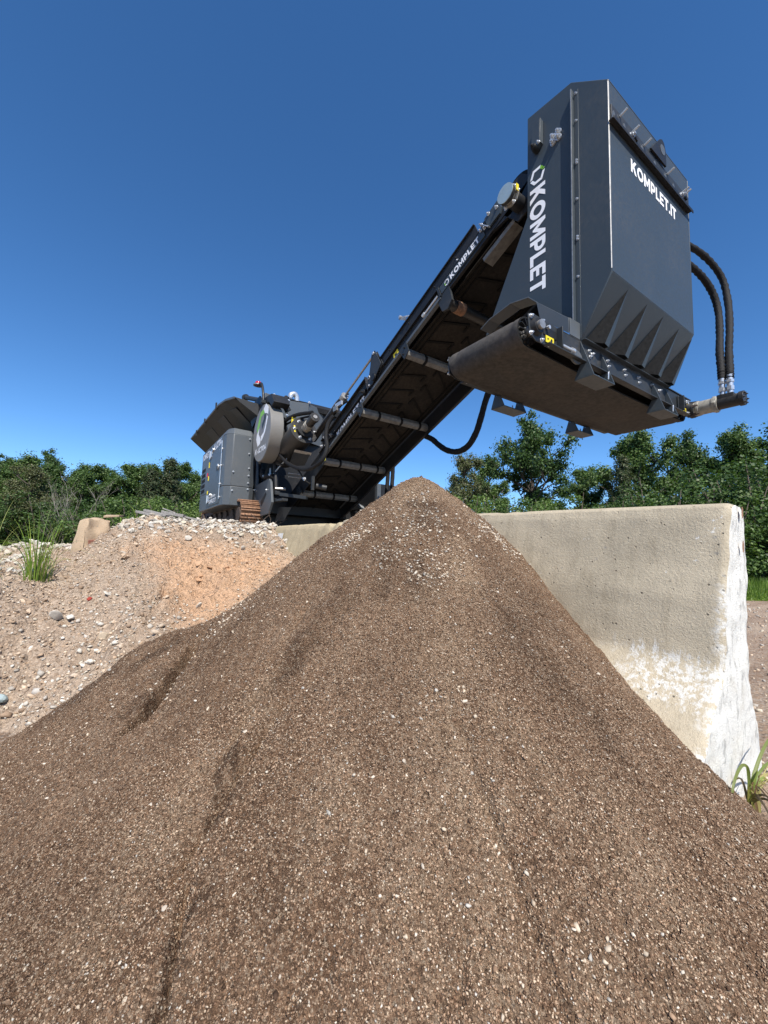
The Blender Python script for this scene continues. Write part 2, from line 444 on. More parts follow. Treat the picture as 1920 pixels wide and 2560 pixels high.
# ------------------------------------------------------------------ lettering
def _arc(cx, cy, ro, ri, a0, a1, n, sx=1., sy=1.):
    P = []
    for i in range(n):
        t0 = R(a0 + (a1 - a0) * i / n); t1 = R(a0 + (a1 - a0) * (i + 1) / n)
        P.append([(cx + ro[0] * math.cos(t0), cy + ro[1] * math.sin(t0)), (cx + ro[0] * math.cos(t1), cy + ro[1] * math.sin(t1)),
                  (cx + ri[0] * math.cos(t1), cy + ri[1] * math.sin(t1)), (cx + ri[0] * math.cos(t0), cy + ri[1] * math.sin(t0))])
    return P
def _r(x0, y0, x1, y1): return [(x0, y0), (x1, y0), (x1, y1), (x0, y1)]
GL = {
 'K': (.95, [[(0, 0), (.25, 0), (.25, .28), (.36, .41), (.63, 0), (.94, 0), (.54, .60), (.91, 1), (.59, 1), (.25, .63), (.25, 1), (0, 1)]]),
 'O': (1.08, _arc(.52, .5, (.53, .51), (.28, .27), 0, 360, 30)),
 'M': (1.1, [[(0, 0), (.24, 0), (.24, .56), (.47, .18), (.58, .18), (.81, .57), (.81, 0), (1.05, 0), (1.05, 1), (.83, 1), (.525, .49), (.22, 1), (0, 1)]]),
 'P': (.82, [_r(0, 0, .25, 1), _r(.25, .78, .42, 1), _r(.25, .28, .42, .50)] + _arc(.42, .64, (.37, .36), (.13, .14), -90, 90, 12)),
 'L': (.70, [[(0, 0), (.70, 0), (.70, .22), (.25, .22), (.25, 1), (0, 1)]]),
 'E': (.76, [[(0, 0), (.74, 0), (.74, .21), (.25, .21), (.25, .40), (.66, .40), (.66, .60), (.25, .60), (.25, .79), (.73, .79), (.73, 1), (0, 1)]]),
 'T': (.82, [[(.28, 0), (.53, 0), (.53, .78), (.82, .78), (.82, 1), (0, 1), (0, .78), (.28, .78)]]),
 'I': (.25, [_r(0, 0, .25, 1)]),
 '.': (.26, [_r(0, 0, .24, .24)]),
 '-': (.42, [_r(0, .36, .40, .56)]),
 'J': (.66, [_r(.38, .30, .62, 1)] + _arc(.31, .30, (.31, .31), (.07, .09), 180, 360, 12)),
 'C': (.92, _arc(.52, .5, (.53, .51), (.28, .27), 48, 312, 24)),
 '7': (.80, [[(.12, 0), (.40, 0), (.80, .80), (.80, 1), (0, 1), (0, .62), (.22, .62), (.22, .78), (.53, .78)]]),
 '0': (.86, _arc(.43, .5, (.44, .51), (.20, .29), 0, 360, 26)),
 '4': (.88, [[(.46, 0), (.70, 0), (.70, .18), (.86, .18), (.86, .38), (.70, .38), (.70, .60), (.46, .60), (.46, .38), (.27, .38), (.56, 1), (.29, 1), (0, .36), (0, .18), (.46, .18)]]),
 'A': (1.0, [[(0, 0), (.26, 0), (.33, .18), (.67, .18), (.74, 0), (1, 0), (.62, 1), (.38, 1)]]),
 'R': (.85, [_r(0, 0, .25, 1), _r(.25, .78, .42, 1), _r(.25, .28, .42, .50), [(.34, .28), (.56, 0), (.86, 0), (.60, .34)]] + _arc(.42, .64, (.37, .36), (.13, .14), -90, 90, 12)),
 'S': (.72, [[(0, 0), (.70, 0), (.70, .60), (.25, .60), (.25, .79), (.70, .79), (.70, 1), (0, 1), (0, .40), (.45, .40), (.45, .21), (0, .21)]]),
 'H': (.95, [[(0, 0), (.25, 0), (.25, .39), (.67, .39), (.67, 0), (.92, 0), (.92, 1), (.67, 1), (.67, .61), (.25, .61), (.25, 1), (0, 1)]]),
 'U': (.9, [[(0, 0), (.88, 0), (.88, 1), (.63, 1), (.63, .22), (.25, .22), (.25, 1), (0, 1)]]),
 'N': (.95, [[(0, 0), (.25, 0), (.25, .58), (.66, 0), (.91, 0), (.91, 1), (.66, 1), (.66, .42), (.25, 1), (0, 1)]]),
 'G': (.95, _arc(.52, .5, (.53, .51), (.28, .27), 48, 345, 24)),
 ' ': (.45, []),
}
def text_w(s, gap=.10): return sum(GL[c][0] + gap for c in s) - gap
def lettering(mb, s, o, ex, ey, length, height, mat, gap=.10, shear=0.):
    o = Vector(o); ex = Vector(ex).normalized(); ey = Vector(ey).normalized(); k = length / text_w(s, gap); x = 0.
    for c in s:
        w, polys = GL[c]
        for p in polys:
            V = [o + ex * ((x + px + shear * py) * k) + ey * (py * height) for px, py in p]
            mb.add(V, [tuple(range(len(V)))], mat)
        x += w + gap
def logo(mb, c, ex, ey, w, h, m_white, m_green, th=.20, green=(1,)):
    """broken hexagon ring, six bars, some of them green"""
    c = Vector(c); ex = Vector(ex).normalized(); ey = Vector(ey).normalized()
    O = [(-.5, .22), (-.1, .5), (.5, .30), (.5, -.22), (.1, -.5), (-.5, -.30)]
    I = [(x * (1 - 2 * th * 1.1), y * (1 - 2 * th)) for x, y in O]
    for i in range(6):
        j = (i + 1) % 6
        a, b, d, e = O[i], O[j], I[j], I[i]
        g = .045
        def lp(p, q, t): return (p[0] + (q[0] - p[0]) * t, p[1] + (q[1] - p[1]) * t)
        g0 = .10 if i in (1, 4) else 0.003; g1 = .10 if i in (0, 3) else .003
        q = [lp(a, b, g0), lp(a, b, 1 - g1), lp(e, d, 1 - g1), lp(e, d, g0)]
        mb.add([c + ex * (x * w) + ey * (y * h) for x, y in q], [(0, 1, 2, 3)], m_green if i in green else m_white)

def sticker(mb, c, ex, ey, w, h, wide=False):
    c = Vector(c); ex = Vector(ex).normalized(); ey = Vector(ey).normalized(); n = ex.cross(ey)
    q = lambda P, k: [c + ex * (x * w) + ey * (y * h) + n * k for x, y in P]
    mb.add(q([(-.5, -.5), (.5, -.5), (.5, .5), (-.5, .5)], 0), [(0, 1, 2, 3)], M['yellow'])
    if wide:
        for P in ([(-.36, -.20), (-.30, .12), (-.20, .22), (-.12, .02), (-.16, -.08), (-.24, .06)], [(.20 + .12 * math.cos(a * .7854), .26 * math.sin(a * .7854)) for a in range(8)], [(-.02, -.24), (.06, -.24), (.06, -.14), (-.02, -.14)]): mb.add(q(P, .0012), [tuple(range(len(P)))], M['ink'])
        return
    hand = [(-.30, -.22), (.05, -.28), (.30, -.05), (.12, .02), (.28, .26), (.10, .20), (-.02, .06), (-.12, .30), (-.24, .12), (-.16, -.05)]
    mb.add(q(hand, .0012), [tuple(range(len(hand)))], M['ink'])

# ------------------------------------------------------------------ the mobile crusher (x across the machine, y along it)
crusher = empty('mobile_crusher', (2.3, 5.6, .24), 'charcoal tracked jaw crusher with its long discharge conveyor raised over the brown soil pile', 'crusher')
def part(mb, name, parent=None, **kw): return mb.build(name, parent or crusher, **kw)
ZN, HD, BK, FR = M['zinc'], M['hood'], M['black'], M['frame']

# ---- hood over the conveyor head
x0, x1 = 1.862, 2.826
b = MB()
side = [(1.385, 2.608), (1.107, 2.56), (.913, 2.375), (.913, 1.357), (1.073, 1.078), (1.128, 1.078), (1.128, 1.152), (1.149, 1.22), (1.30, 1.33), (1.315, 1.402), (1.435, 1.429), (1.592, 1.407), (1.66, 1.376), (1.66, 1.10), (1.86, 1.10), (1.70, 1.378), (1.387, 1.971)]
side = side[:12] + [(1.66, 1.376), (1.70, 1.378), (1.387, 1.971)]
b.prism([(x0, y, z) for y, z in side], (.008, 0, 0), HD)
b.prism([(x1 - .008, y, z) for y, z in [(1.385, 2.608), (1.107, 2.56), (.913, 2.375), (.913, 1.357), (1.073, 1.078), (1.62, 1.078), (1.70, 1.378), (1.387, 1.971)]], (.008, 0, 0), HD)
xi0, xi1 = x0 + .008, x1 - .008
b.box(xi0, xi1, .9135, .9215, 1.357, 2.372, HD)                                  # front panel
b.hexa([(xi0, .9135, 1.3565), (xi1, .9135, 1.3565), (xi1, 1.081, 1.08), (xi0, 1.081, 1.08), (xi0, .9235, 1.3565), (xi1, .9235, 1.3565), (xi1, 1.09, 1.085), (xi0, 1.09, 1.085)], HD)
b.hexa([(xi0, .9135, 2.3725), (xi1, .9135, 2.3725), (xi1, 1.107, 2.551), (xi0, 1.107, 2.551), (xi0, .9135, 2.3795), (xi1, .9135, 2.3795), (xi1, 1.107, 2.559), (xi0, 1.107, 2.559)], HD)
b.hexa([(xi0, 1.1075, 2.551), (xi1, 1.1075, 2.551), (xi1, 1.385, 2.600), (xi0, 1.385, 2.600), (xi0, 1.1075, 2.559), (xi1, 1.1075, 2.559), (xi1, 1.385, 2.607), (xi0, 1.385, 2.607)], HD)
b.box(xi0, xi1, 1.376, 1.384, 2.33, 2.598, HD)
hood = part(b, 'hood', bevel=.003)
b = MB()                                                                         # folded upright seam on the left panel
b.box(1.838, 1.8615, 1.0935, 1.0985, 1.085, 2.49, HD); b.box(1.8596, 1.8618, 1.068, 1.093, 1.085, 2.48, HD)
b.build('seam_flange', hood, bevel=.0015)
b = MB()
for z in (2.462, 2.30, 2.07, 2.055, 1.85, 1.64, 1.625, 1.42): b.bolt((1.8593, 1.079, z), (-1, 0, 0), .0052, ZN)
b.cyl((1.851, 1.079, 1.085), (1.851, 1.079, 1.135), .005, ZN, 8); b.cyl((1.848, 1.115, 1.08), (1.848, 1.115, 1.125), .005, ZN, 8)
b.build('bolt', hood, split=True)
for y, z in ((1.18, 2.329), (1.213, 2.327), (1.18, 2.296), (1.214, 2.294)):
    b = MB(); b.cyl((1.8615, y, z), (1.858, y, z), .0175, ZN, 20); b.bolt((1.858, y, z), (-1, 0, 0), .0125, ZN); b.build('bolt', hood)
b = MB()                                                                         # folded bracket with its pin
b.prism([(1.861, 1.337, 2.484), (1.861, 1.284, 2.492), (1.861, 1.284, 2.345), (1.861, 1.31, 2.322), (1.861, 1.337, 2.33)], (-.028, 0, 0), HD)
b.prism([(1.861, 1.283, 2.492), (1.833, 1.283, 2.497), (1.833, 1.283, 2.345), (1.861, 1.283, 2.345)], (0, -.004, 0), HD)
b.cyl((1.862, 1.315, 2.333), (1.815, 1.315, 2.333), .017, BK, 18); b.bolt((1.834, 1.291, 2.35), (-1, 0, 0), .008, ZN); b.bolt((1.815, 1.315, 2.333), (-1, 0, 0), .01, BK)
b.build('latch_bracket', hood, bevel=.0012)
b = MB()                                                                         # angle iron along the front, with its eye plate
b.box(1.858, 2.80, .8905, .9125, 2.138, 2.144, BK); b.box(1.858, 2.815, .886, .890, 2.132, 2.150, BK)
b.box(1.872, 2.80, .905, .9125, 2.1445, 2.238, M['frame'])
led = b.build('front_ledge', hood, bevel=.0012)
b = MB(); b.prism([(2.270, .903, 2.2385), (2.46, .903, 2.2385), (2.46, .903, 2.325), (2.44, .903, 2.37), (2.415, .903, 2.382), (2.385, .903, 2.365)], (0, -.010, 0), BK); lug = b.build('lifting_eye', hood, bevel=.001)
b = MB(); b.cyl((2.415, .8925, 2.315), (2.415, .8915, 2.315), .030, M['body'], 22)
b.build('eye_hole', hood)
b = MB()
for x in (1.885, 1.99, 2.18, 2.33, 2.46, 2.57, 2.70): b.prism([(x + math.cos(R(a)) * .017, .904, 2.1475 + math.sin(R(a)) * .055) for a in range(0, 181, 15)], (0, -.004, 0), M['body'])
b.build('ledge_tab', hood, split=True)
for x, z, f in ((1.955, 2.222, 0), (2.06, 2.19, 1), (2.215, 2.225, 0), (2.50, 2.225, 0), (2.68, 2.20, 1), (2.735, 2.225, 0)):
    b = MB(); b.cyl((x, .905, z), (x, .868 - .008 * f, z + .012), .0055, ZN, 8)
    if f: b.bolt((x, .904, z - .012), (0, -1, 0), .013, ZN); b.cyl((x + .022, .905, z - .03), (x + .022, .88, z - .03), .013, BK, 10)
    b.build('ledge_bolt', hood)
b = MB(); b.cyl((1.8652, .9162, 1.37), (1.8652, .9162, 2.365), .0040, M['steel'], 10); b.build('glint_edge', hood)  # bright rod added as the sun's highlight along the worn corner
b = MB(); b.box(1.8360, 1.8378, 1.0935, 1.0985, 1.09, 2.488, M['steel']); b.build('glint_edge', hood)  # steel strip standing in for sun glint on the painted flange edge
b = MB()
for xa in (2.03, 2.235, 2.425, 2.63, 2.815):                                     # stiffening fins under the front
    A = Vector((xa + .012, .9235, 1.339)); B = Vector((xa - .135, 1.070, 1.082)); C = Vector((xa - .035, 1.020, 1.080)); C2 = Vector((xa + .016, 1.028, 1.080)); D2 = Vector((xa + .022, 1.079, 1.083))
    b.add([A, B, C], [(0, 1, 2)], M['rubber']); b.add([A, C, C2], [(0, 1, 2)], HD); b.add([A, C2, D2], [(0, 1, 2)], HD)  # web faces coloured near-black to paint in their shade; fins are painted steel
b.build('stiffening_fin', hood, smooth=False, split=True)
b = MB()                                                                         # little roof over the belt outlet
P = [(1.66, 1.376), (1.592, 1.407), (1.435, 1.429), (1.315, 1.402), (1.128, 1.205), (1.128, 1.15)]
for (ya, za), (yb, zb) in zip(P[:-1], P[1:]):
    b.hexa([(1.772, ya, za - .006), (1.861, ya, za - .006), (1.861, yb, zb - .006), (1.772, yb, zb - .006), (1.772, ya, za), (1.861, ya, za), (1.861, yb, zb), (1.772, yb, zb)], M['body'])
b.prism([(1.772, 1.262, 1.345), (1.772, 1.24, 1.237), (1.772, 1.078, 1.085), (1.772, 1.078, 1.165), (1.772, 1.10, 1.185)], (-.003, 0, 0), M['body'])
b.box(1.7725, 1.861, 1.0735, 1.0775, 1.0785, 1.165, M['body'])
b.hexa([(1.7725, 1.078, 1.16), (1.861, 1.078, 1.16), (1.861, 1.135, 1.205), (1.7725, 1.135, 1.205), (1.7725, 1.078, 1.166), (1.861, 1.078, 1.166), (1.861, 1.135, 1.211), (1.7725, 1.135, 1.211)], M['body'])
b.build('outlet_roof', hood, bevel=.001)
b = MB(); lettering(b, 'KOMPLET', (1.8605, 1.367, 2.112), (0, 0, -1), (0, -1, 0), .645, .100, M['vinyl'], gap=.09)
b.build('lettering', hood, smooth=False)
b = MB(); logo(b, (1.8605, 1.317, 2.182), (0, 0, -1), (0, -1, 0), .095, .102, M['vinyl'], M['green'], .16, (0,))
b.build('logo', hood, smooth=False)
b = MB(); lettering(b, 'KOMPLET.IT', (2.076, .912, 1.999), (1, 0, 0), (0, 0, 1), .548, .073, M['vinyl'], gap=.09)
b.build('lettering', hood, smooth=False)

b = MB()
for x_, z_, l_, a_ in ((2.30, 1.47, .05, -55), (2.36, 1.44, .035, -60), (2.42, 1.41, .02, 20), (1.94, 1.78, .02, 80), (2.10, 1.62, .016, 70), (2.66, 1.52, .04, -70), (2.72, 1.47, .03, -65), (2.12, 1.74, .010, 30), (2.52, 2.105, .014, 60), (1.955, 2.075, .018, 55), (2.2, 1.9, .01, 10), (2.58, 1.70, .012, 85)):
    d_ = Vector((math.cos(R(a_)), 0, math.sin(R(a_)))); n_ = Vector((-d_.z, 0, d_.x)); p_ = Vector((x_, .9127, z_)); w_ = .0016
    b.add([p_ - d_ * l_ / 2, p_ + n_ * w_ * .6 - d_ * l_ * .1, p_ + d_ * l_ / 2, p_ - n_ * w_ * .4 + d_ * l_ * .1], [(0, 1, 2, 3)], M['brace'])
b.build('paint_scratch', hood, smooth=False, split=True)

# ---- cross conveyor under the hood
b = MB()
for yy, s in ((1.07, 1), (1.565, -1)):
    b.box(1.55, 3.09, min(yy, yy + s * .006), max(yy, yy + s * .006), .953, 1.066, FR)      # web
    b.box(1.55, 3.09, yy - (.0 if s > 0 else .05), yy + (.05 if s > 0 else .0), 1.0665, 1.0725, FR)
    b.box(1.55, 3.09, yy - (.035 if s > 0 else .0), yy + (.0 if s > 0 else .035), .9455, .9525, FR)
b.box(1.86, 2.83, 1.045, 1.0695, 1.0735, 1.0775, HD)
for x in (1.72, 2.3, 2.9): b.box(x, x + .05, 1.077, 1.558, 1.0, 1.04, FR)
cross = part(b, 'cross_conveyor', bevel=.0015)
b = MB()                                                                        # belt: closed loop round the two drums
cxa, cxb, cz, rr, ya, yb, th = 1.485, 3.145, 1.005, .072, 1.105, 1.545, .008
loop = [(cxa + rr * math.cos(R(a)), cz + rr * math.sin(R(a))) for a in range(90, 271, 10)]
loop += [(cxa + (cxb - cxa) * t, cz - rr - .010 * math.sin(math.pi * t)) for t in (.1, .2, .3, .4, .5, .6, .7, .8, .9)]
loop += [(cxb + rr * math.cos(R(a)), cz + rr * math.sin(R(a))) for a in range(-90, 91, 10)]
n = len(loop); ys = [ya, ya + .004, ya + .03, ya + .036, ya + .06, yb - .06, yb - .036, yb - .03, yb - .004, yb]
dr = [0, .0, .0, -.004, 0, 0, -.004, 0, 0, 0]
V = []; F = []
def ring(y, d):
    q = []
    for i, (x, z) in enumerate(loop):
        c = Vector((cxa if x < cxa else cxb if x > cxb else x, 0, cz)); p = Vector((x, 0, z)); nn = (p - c).normalized()
        p = p + nn * d; q.append((p.x, y, p.z))
    return q
for y, d in zip(ys, dr): V += ring(y, d)
for j in range(len(ys) - 1): F += [(j * n + i, j * n + (i + 1) % n, (j + 1) * n + (i + 1) % n, (j + 1) * n + i) for i in range(n)]
b.add(V, F, M['beltdusty'])
b.add(ring(ya, 0) + ring(ya, -th), [(i, n + i, n + (i + 1) % n, (i + 1) % n) for i in range(n)], M['rubber'])
b.add(ring(yb, 0) + ring(yb, -th), [(i, (i + 1) % n, n + (i + 1) % n, n + i) for i in range(n)], M['rubber'])
b.build('cross_belt', cross, angle=50)
b = MB()
for cx_ in (cxa, cxb):
    b.cyl((cx_, ya + .02, cz), (cx_, yb - .02, cz), rr - .011, M['steel'], 36)
    for yy, s in ((ya, -1), (yb, 1)):
        for k in range(12):
            a = 2 * math.pi * k / 12; d = Vector((math.cos(a), 0, math.sin(a)))
            b.bar(Vector((cx_, yy, cz)) + d * .03, Vector((cx_, yy, cz)) + d * (rr - .012), .005, .02, BK, up=Vector((0, 1, 0)))
        b.cyl((cx_, yy, cz), (cx_, yy + s * .05, cz), .022, M['steel'], 16)
b.build('drum', cross, split=True)
for cx_, yy, s in ((cxa, 1.066, -1), (cxb, 1.066, -1), (cxa, 1.569, 1)):        # bearing plates at the drum ends
    b = MB(); sg = 1 if cx_ == cxa else -1
    o = (0, s * .006, 0)
    b.prism([(cx_ - sg * .055, yy, cz + .05), (cx_ - sg * .02, yy, cz + .062), (cx_ + sg * .17, yy, cz + .055), (cx_ + sg * .17, yy, cz - .055), (cx_ + .0, yy, cz - .06), (cx_ - sg * .045, yy, cz - .04)], o, FR)
    yo = yy + s * .006
    b.box(min(cx_ + sg * .05, cx_ + sg * .15), max(cx_ + sg * .05, cx_ + sg * .15), min(yo, yo + s * .004), max(yo, yo + s * .004), cz - .012, cz + .028, BK)
    b.box(min(cx_ + sg * .155, cx_ + sg * .163), max(cx_ + sg * .155, cx_ + sg * .163), min(yo, yo + s * .03), max(yo, yo + s * .03), cz - .05, cz + .05, FR)
    bp = b.build('bearing_plate', cross, bevel=.0015)
    b = MB()
    b.cyl((cx_, yo, cz + .005), (cx_, yo + s * .02, cz + .005), .043, BK, 20, .034); b.cyl((cx_, yo + s * .02, cz + .005), (cx_, yo + s * .034, cz + .005), .021, M['steel'], 18)
    for dx, dz in ((-.04, .042), (.04, .045), (-.04, -.036), (.036, -.046)): b.bolt((cx_ + dx, yo, cz + dz), (0, s, 0), .0080, ZN)
    b.cyl((cx_ + sg * .07, yo + s * .01, cz + .02), (cx_ + sg * .07, yo + s * .022, cz + .02), .009, ZN, 10); b.bolt((cx_ + sg * .09, yo, cz - .052), (0, s, 0), .007, ZN)
    b.build('bearing', cross)
    b = MB(); sticker(b, (cx_ + sg * .095, yo + s * .0045, cz - .028), (1, 0, 0), (0, 0, 1), .062, .032, True); b.build('warning_sticker', cross, smooth=False)
b = MB()
b.cyl((1.66, 1.058, .985), (1.77, 1.058, .985), .0085, ZN, 12); b.cyl((1.752, 1.058, .985), (1.775, 1.058, .985), .014, ZN, 12)
b.prism([(1.80 + math.cos(R(a)) * .05, 1.0665, .965 + math.sin(R(a)) * .035) for a in range(0, 360, 24)], (0, -.01, 0), M['body'])
b.build('tension_rod', cross)
def pocket(xl, xr, yy, s, name='fork_pocket'):                                   # tapered loop that a fork slides into
    b = MB(); zb = .876; yo, yi = yy - s * .068, yy + s * .03
    for x in (xl, xr - .006): b.prism([(x, yy - s * .003, 1.066), (x, yo, zb), (x, yi, zb), (x, yy + s * .0, .945), (x, yy - s * .034, .9445), (x, yy - s * .0345, .9535), (x, yy - s * .003, .9535)], (.006, 0, 0), HD)
    b.box(xl, xr, min(yo, yi), max(yo, yi), zb - .006, zb - .0005, HD)
    b.bolt(((xl + xr) / 2 + .01, yy, 1.03), (0, -s, 0), .008, ZN); b.cyl((xl + .07, yy - s * .05, zb + .001), (xl + .07, yy - s * .05, zb + .01), .008, ZN, 8); b.cyl((xr - .03, yy - s * .05, zb + .02), (xr - .03, yy - s * .052, zb + .06), .004, ZN, 8)
    b.build(name, cross, bevel=.001)
for xl, xr in ((1.85, 2.05), (2.618, 2.808)): pocket(xl, xr, 1.07, 1)
for xl, xr in ((1.85, 2.06), (2.63, 2.83)): pocket(xl, xr, 1.571, -1)
b = MB()
for x in (1.93, 2.11, 2.29, 2.45, 2.62):
    for k in (0, 1): b.bolt((x + .012 * k, 1.07, 1.04 - .028 * k), (0, -1, 0), .0065, ZN)
b.build('flange_bolt', cross, split=True)
b = MB()                                                                        # apron right of the hood, and the end guard
b.prism([(2.8275, 1.075, 1.078), (2.8275, 1.30, 1.078), (2.8275, 1.30, 1.21), (2.8275, 1.13, 1.18)], (.05, 0, 0), M['body'])
b.box(2.83, 3.2, 1.066, 1.12, 1.078, 1.085, FR)
b.build('end_guard', cross, bevel=.001)
mx, mz = 3.165, 1.0
b = MB()
b.cyl((mx, 1.06, mz), (mx, 1.035, mz), .055, BK, 20)
for k in range(5):
    a = k * 1.257 + .4; b.bar((mx + math.cos(a) * .05, 1.065, mz + math.sin(a) * .05), (mx + math.cos(a) * .042, 1.005, mz + math.sin(a) * .042), .016, .016, M['darkrust'])
b.cyl((mx, 1.035, mz), (mx, .93, mz + .002), .046, M['silver'], 24); b.cyl((mx, 1.02, mz), (mx, 1.005, mz), .050, M['silver'], 24)
b.cyl((mx, .93, mz + .002), (mx, .912, mz + .002), .056, M['silver'], 6); b.cyl((mx, .936, mz + .002), (mx, .906, mz + .002), .05, M['silver'], 16)
mo = b.build('hydraulic_gearbox', cross, bevel=.002)
b = MB()
b.cyl((mx, .906, mz + .002), (mx, .80, mz + .004), .040, M['drum'], 24); b.cyl((mx, .80, mz + .004), (mx, .775, mz + .004), .046, M['drum'], 20)
for k in range(6): b.bolt((mx + math.cos(k * 1.047) * .033, .775, mz + .004 + math.sin(k * 1.047) * .033), (0, -1, 0), .006, M['drum'])
b.box(mx - .034, mx + .034, .822, .905, mz + .02, mz + .05, M['drum'])
b.build('hydraulic_motor', cross, bevel=.002)
for k, (yb_, pts) in enumerate(((.885, [(3.165, .885, 1.16), (3.18, .89, 1.23), (3.24, .91, 1.38), (3.33, .93, 1.56), (3.39, .95, 1.74), (3.36, .97, 1.88), (3.24, 1.0, 1.98), (3.06, 1.05, 2.04), (2.83, 1.13, 2.08), (2.76, 1.16, 2.08)]),
                                (.845, [(3.165, .845, 1.15), (3.19, .85, 1.22), (3.27, .87, 1.38), (3.42, .90, 1.62), (3.54, .935, 1.87), (3.53, .965, 2.07), (3.37, 1.02, 2.20), (3.12, 1.09, 2.24), (2.84, 1.17, 2.24), (2.76, 1.2, 2.24)]))):
    h = MB(); h.tube(pts, .0205, M['hose'], 12, 9, rib=.14, wob=.08); ho = h.build('hydraulic_hose', cross)
    h = MB()
    for z0_, z1_, r_ in ((mz + .045, mz + .075, .016), (mz + .075, mz + .10, .021), (mz + .10, mz + .125, .017), (mz + .125, mz + .14, .022), (mz + .14, mz + .175, .018)): h.cyl((3.165, yb_, z0_), (3.166, yb_, z1_), r_, ZN, 6 if r_ > .02 else 16)
    h.build('hose_fitting', ho)

# ---- discharge conveyor (runs down from the hood to the machine)
CA = R(23.6)
cs = Vector((0, math.cos(CA), -math.sin(CA))); ch = Vector((0, math.sin(CA), math.cos(CA)))
def C(x, s, h): return Vector((x, 0, 0)) + cs * s + ch * h
def cbox(mb, x0, x1, s0, s1, h0, h1, m):
    return mb.hexa([C(x0, s0, h0), C(x1, s0, h0), C(x1, s1, h0), C(x0, s1, h0), C(x0, s0, h1), C(x1, s0, h1), C(x1, s1, h1), C(x0, s1, h1)], m)
b = MB()
cbox(b, 1.892, 1.90, .72, 3.45, 2.601, 2.683, BK)                                # left channel web
cbox(b, 1.866, 1.90, 1.22, 3.45, 2.576, 2.6, M['body'])                          # its bottom lip
cbox(b, 1.876, 1.90, .55, 1.22, 2.576, 2.6, BK)
cbox(b, 1.872, 1.90, .72, 3.45, 2.684, 2.694, BK)
cbox(b, 1.89, 1.90, 3.45, 5.0, 2.50, 2.70, BK)
cbox(b, 2.700, 2.712, .5, 5.0, 2.455, 2.72, BK); cbox(b, 2.68, 2.70, .5, 5.0, 2.455, 2.463, BK)
cbox(b, 1.95, 2.68, .55, 5.0, 2.66, 2.668, BK)                                   # pan under the carrying belt
conv = part(b, 'discharge_conveyor', bevel=.0012)
b = MB()
cbox(b, 1.888, 1.896, .78, 2.06, 2.695, 2.80, BK); cbox(b, 1.876, 1.888, .78, 2.06, 2.79, 2.80, BK)
for s in (1.0, 1.25, 1.6, 1.9): b.bolt(C(1.888, s, 2.75), (-1, 0, 0), .006, BK)
b.bolt(C(1.885, .99, 2.705), (-1, 0, 0), .008, ZN)
b.build('upper_skirt', conv, bevel=.001)
b = MB()
cbox(b, 1.888, 1.896, 2.30, 3.35, 2.695, 2.79, BK); cbox(b, 1.862, 1.888, 2.30, 3.35, 2.78, 2.79, BK); cbox(b, 1.855, 1.896, 2.292, 2.299, 2.62, 2.79, BK)
b.build('lower_skirt', conv, bevel=.001)
b = MB(); cbox(b, 1.868, 1.8915, .74, 1.20, 2.602, 2.672, M['hood']); tp = b.build('name_plate', conv, bevel=.001)
b = MB()
lettering(b, 'KOMPLET', C(1.8665, 1.085, 2.612), -cs, ch, .300, .046, M['vinyl']); logo(b, C(1.8665, 1.125, 2.635), -cs, ch, .044, .052, M['vinyl'], M['green'], .16, (5,))
b.build('lettering', conv, smooth=False)
b = MB(); lettering(b, 'KOMPLET.IT', C(1.8905, 3.02, 2.590), -cs, ch, .62, .078, M['vinyl']); b.build('lettering', conv, smooth=False)
b = MB(); sticker(b, C(1.8895, 1.842, 2.640), -cs, ch, .075, .062)
b.build('warning_sticker', conv, smooth=False)
b = MB()                                                                         # return belt seen from below, with chevron cleats
cbox(b, 1.955, 2.655, .5, 5.0, 2.600, 2.609, M['beltblack'])
for k in range(22):
    s0_ = .62 + k * .20
    for sg in (-1, 1):
        q0 = C(2.305 + sg * .27, s0_ + .17, 2.5965); q1 = C(2.305 + sg * .035, s0_ + (.0 if sg > 0 else .10), 2.5965)
        b.bar(q0, q1, .018, .014, M['rubber'], up=ch); b.bar(q1, q1 + cs * .075, .018, .014, M['rubber'], up=ch)
for xx in (1.985, 2.03, 2.58, 2.625): cbox(b, xx - .006, xx + .006, .5, 5.0, 2.592, 2.5995, M['rubber'])
b.build('conveyor_belt', conv)
for s in (1.72, 2.49, 3.37, 4.11):                                               # return-roller guards across the underside
    b = MB()
    b.prism([C(1.87, s - .030, 2.555), C(1.87, s - .036, 2.515), C(1.87, s - .020, 2.490), C(1.87, s + .016, 2.484), C(1.87, s + .030, 2.50), C(1.87, s + .030, 2.555)], (.825, 0, 0), M['brace'])
    g = b.build('roller_guard', conv, bevel=.0015)
    b = MB()
    for x in (2.06, 2.33, 2.57): b.prism([C(x, s - .033, 2.557), C(x, s - .0395, 2.514), C(x, s - .021, 2.4865), C(x, s + .017, 2.4805), C(x, s + .034, 2.475), C(x, s + .034, 2.557)], (.026, 0, 0), M['rubber'])
    b.build('guard_strap', g, smooth=False, split=True)
    b = MB(); b.prism([C(1.862, s - .055, 2.60), C(1.862, s - .055, 2.50), C(1.862, s + .02, 2.47), C(1.862, s + .055, 2.60)], (.0075, 0, 0), FR)
    b.bolt(C(1.862, s - .02, 2.56), (-1, 0, 0), .007, BK); b.bolt(C(1.862, s + .015, 2.52), (-1, 0, 0), .007, BK); b.build('guard_bracket', conv)
b = MB()                                                                         # snub drum near the head
b.cyl(C(1.90, 1.19, 2.50), C(2.69, 1.19, 2.50), .040, M['drum'], 20); b.cyl(C(1.96, 1.19, 2.50), C(2.04, 1.19, 2.50), .046, M['rust'], 20)
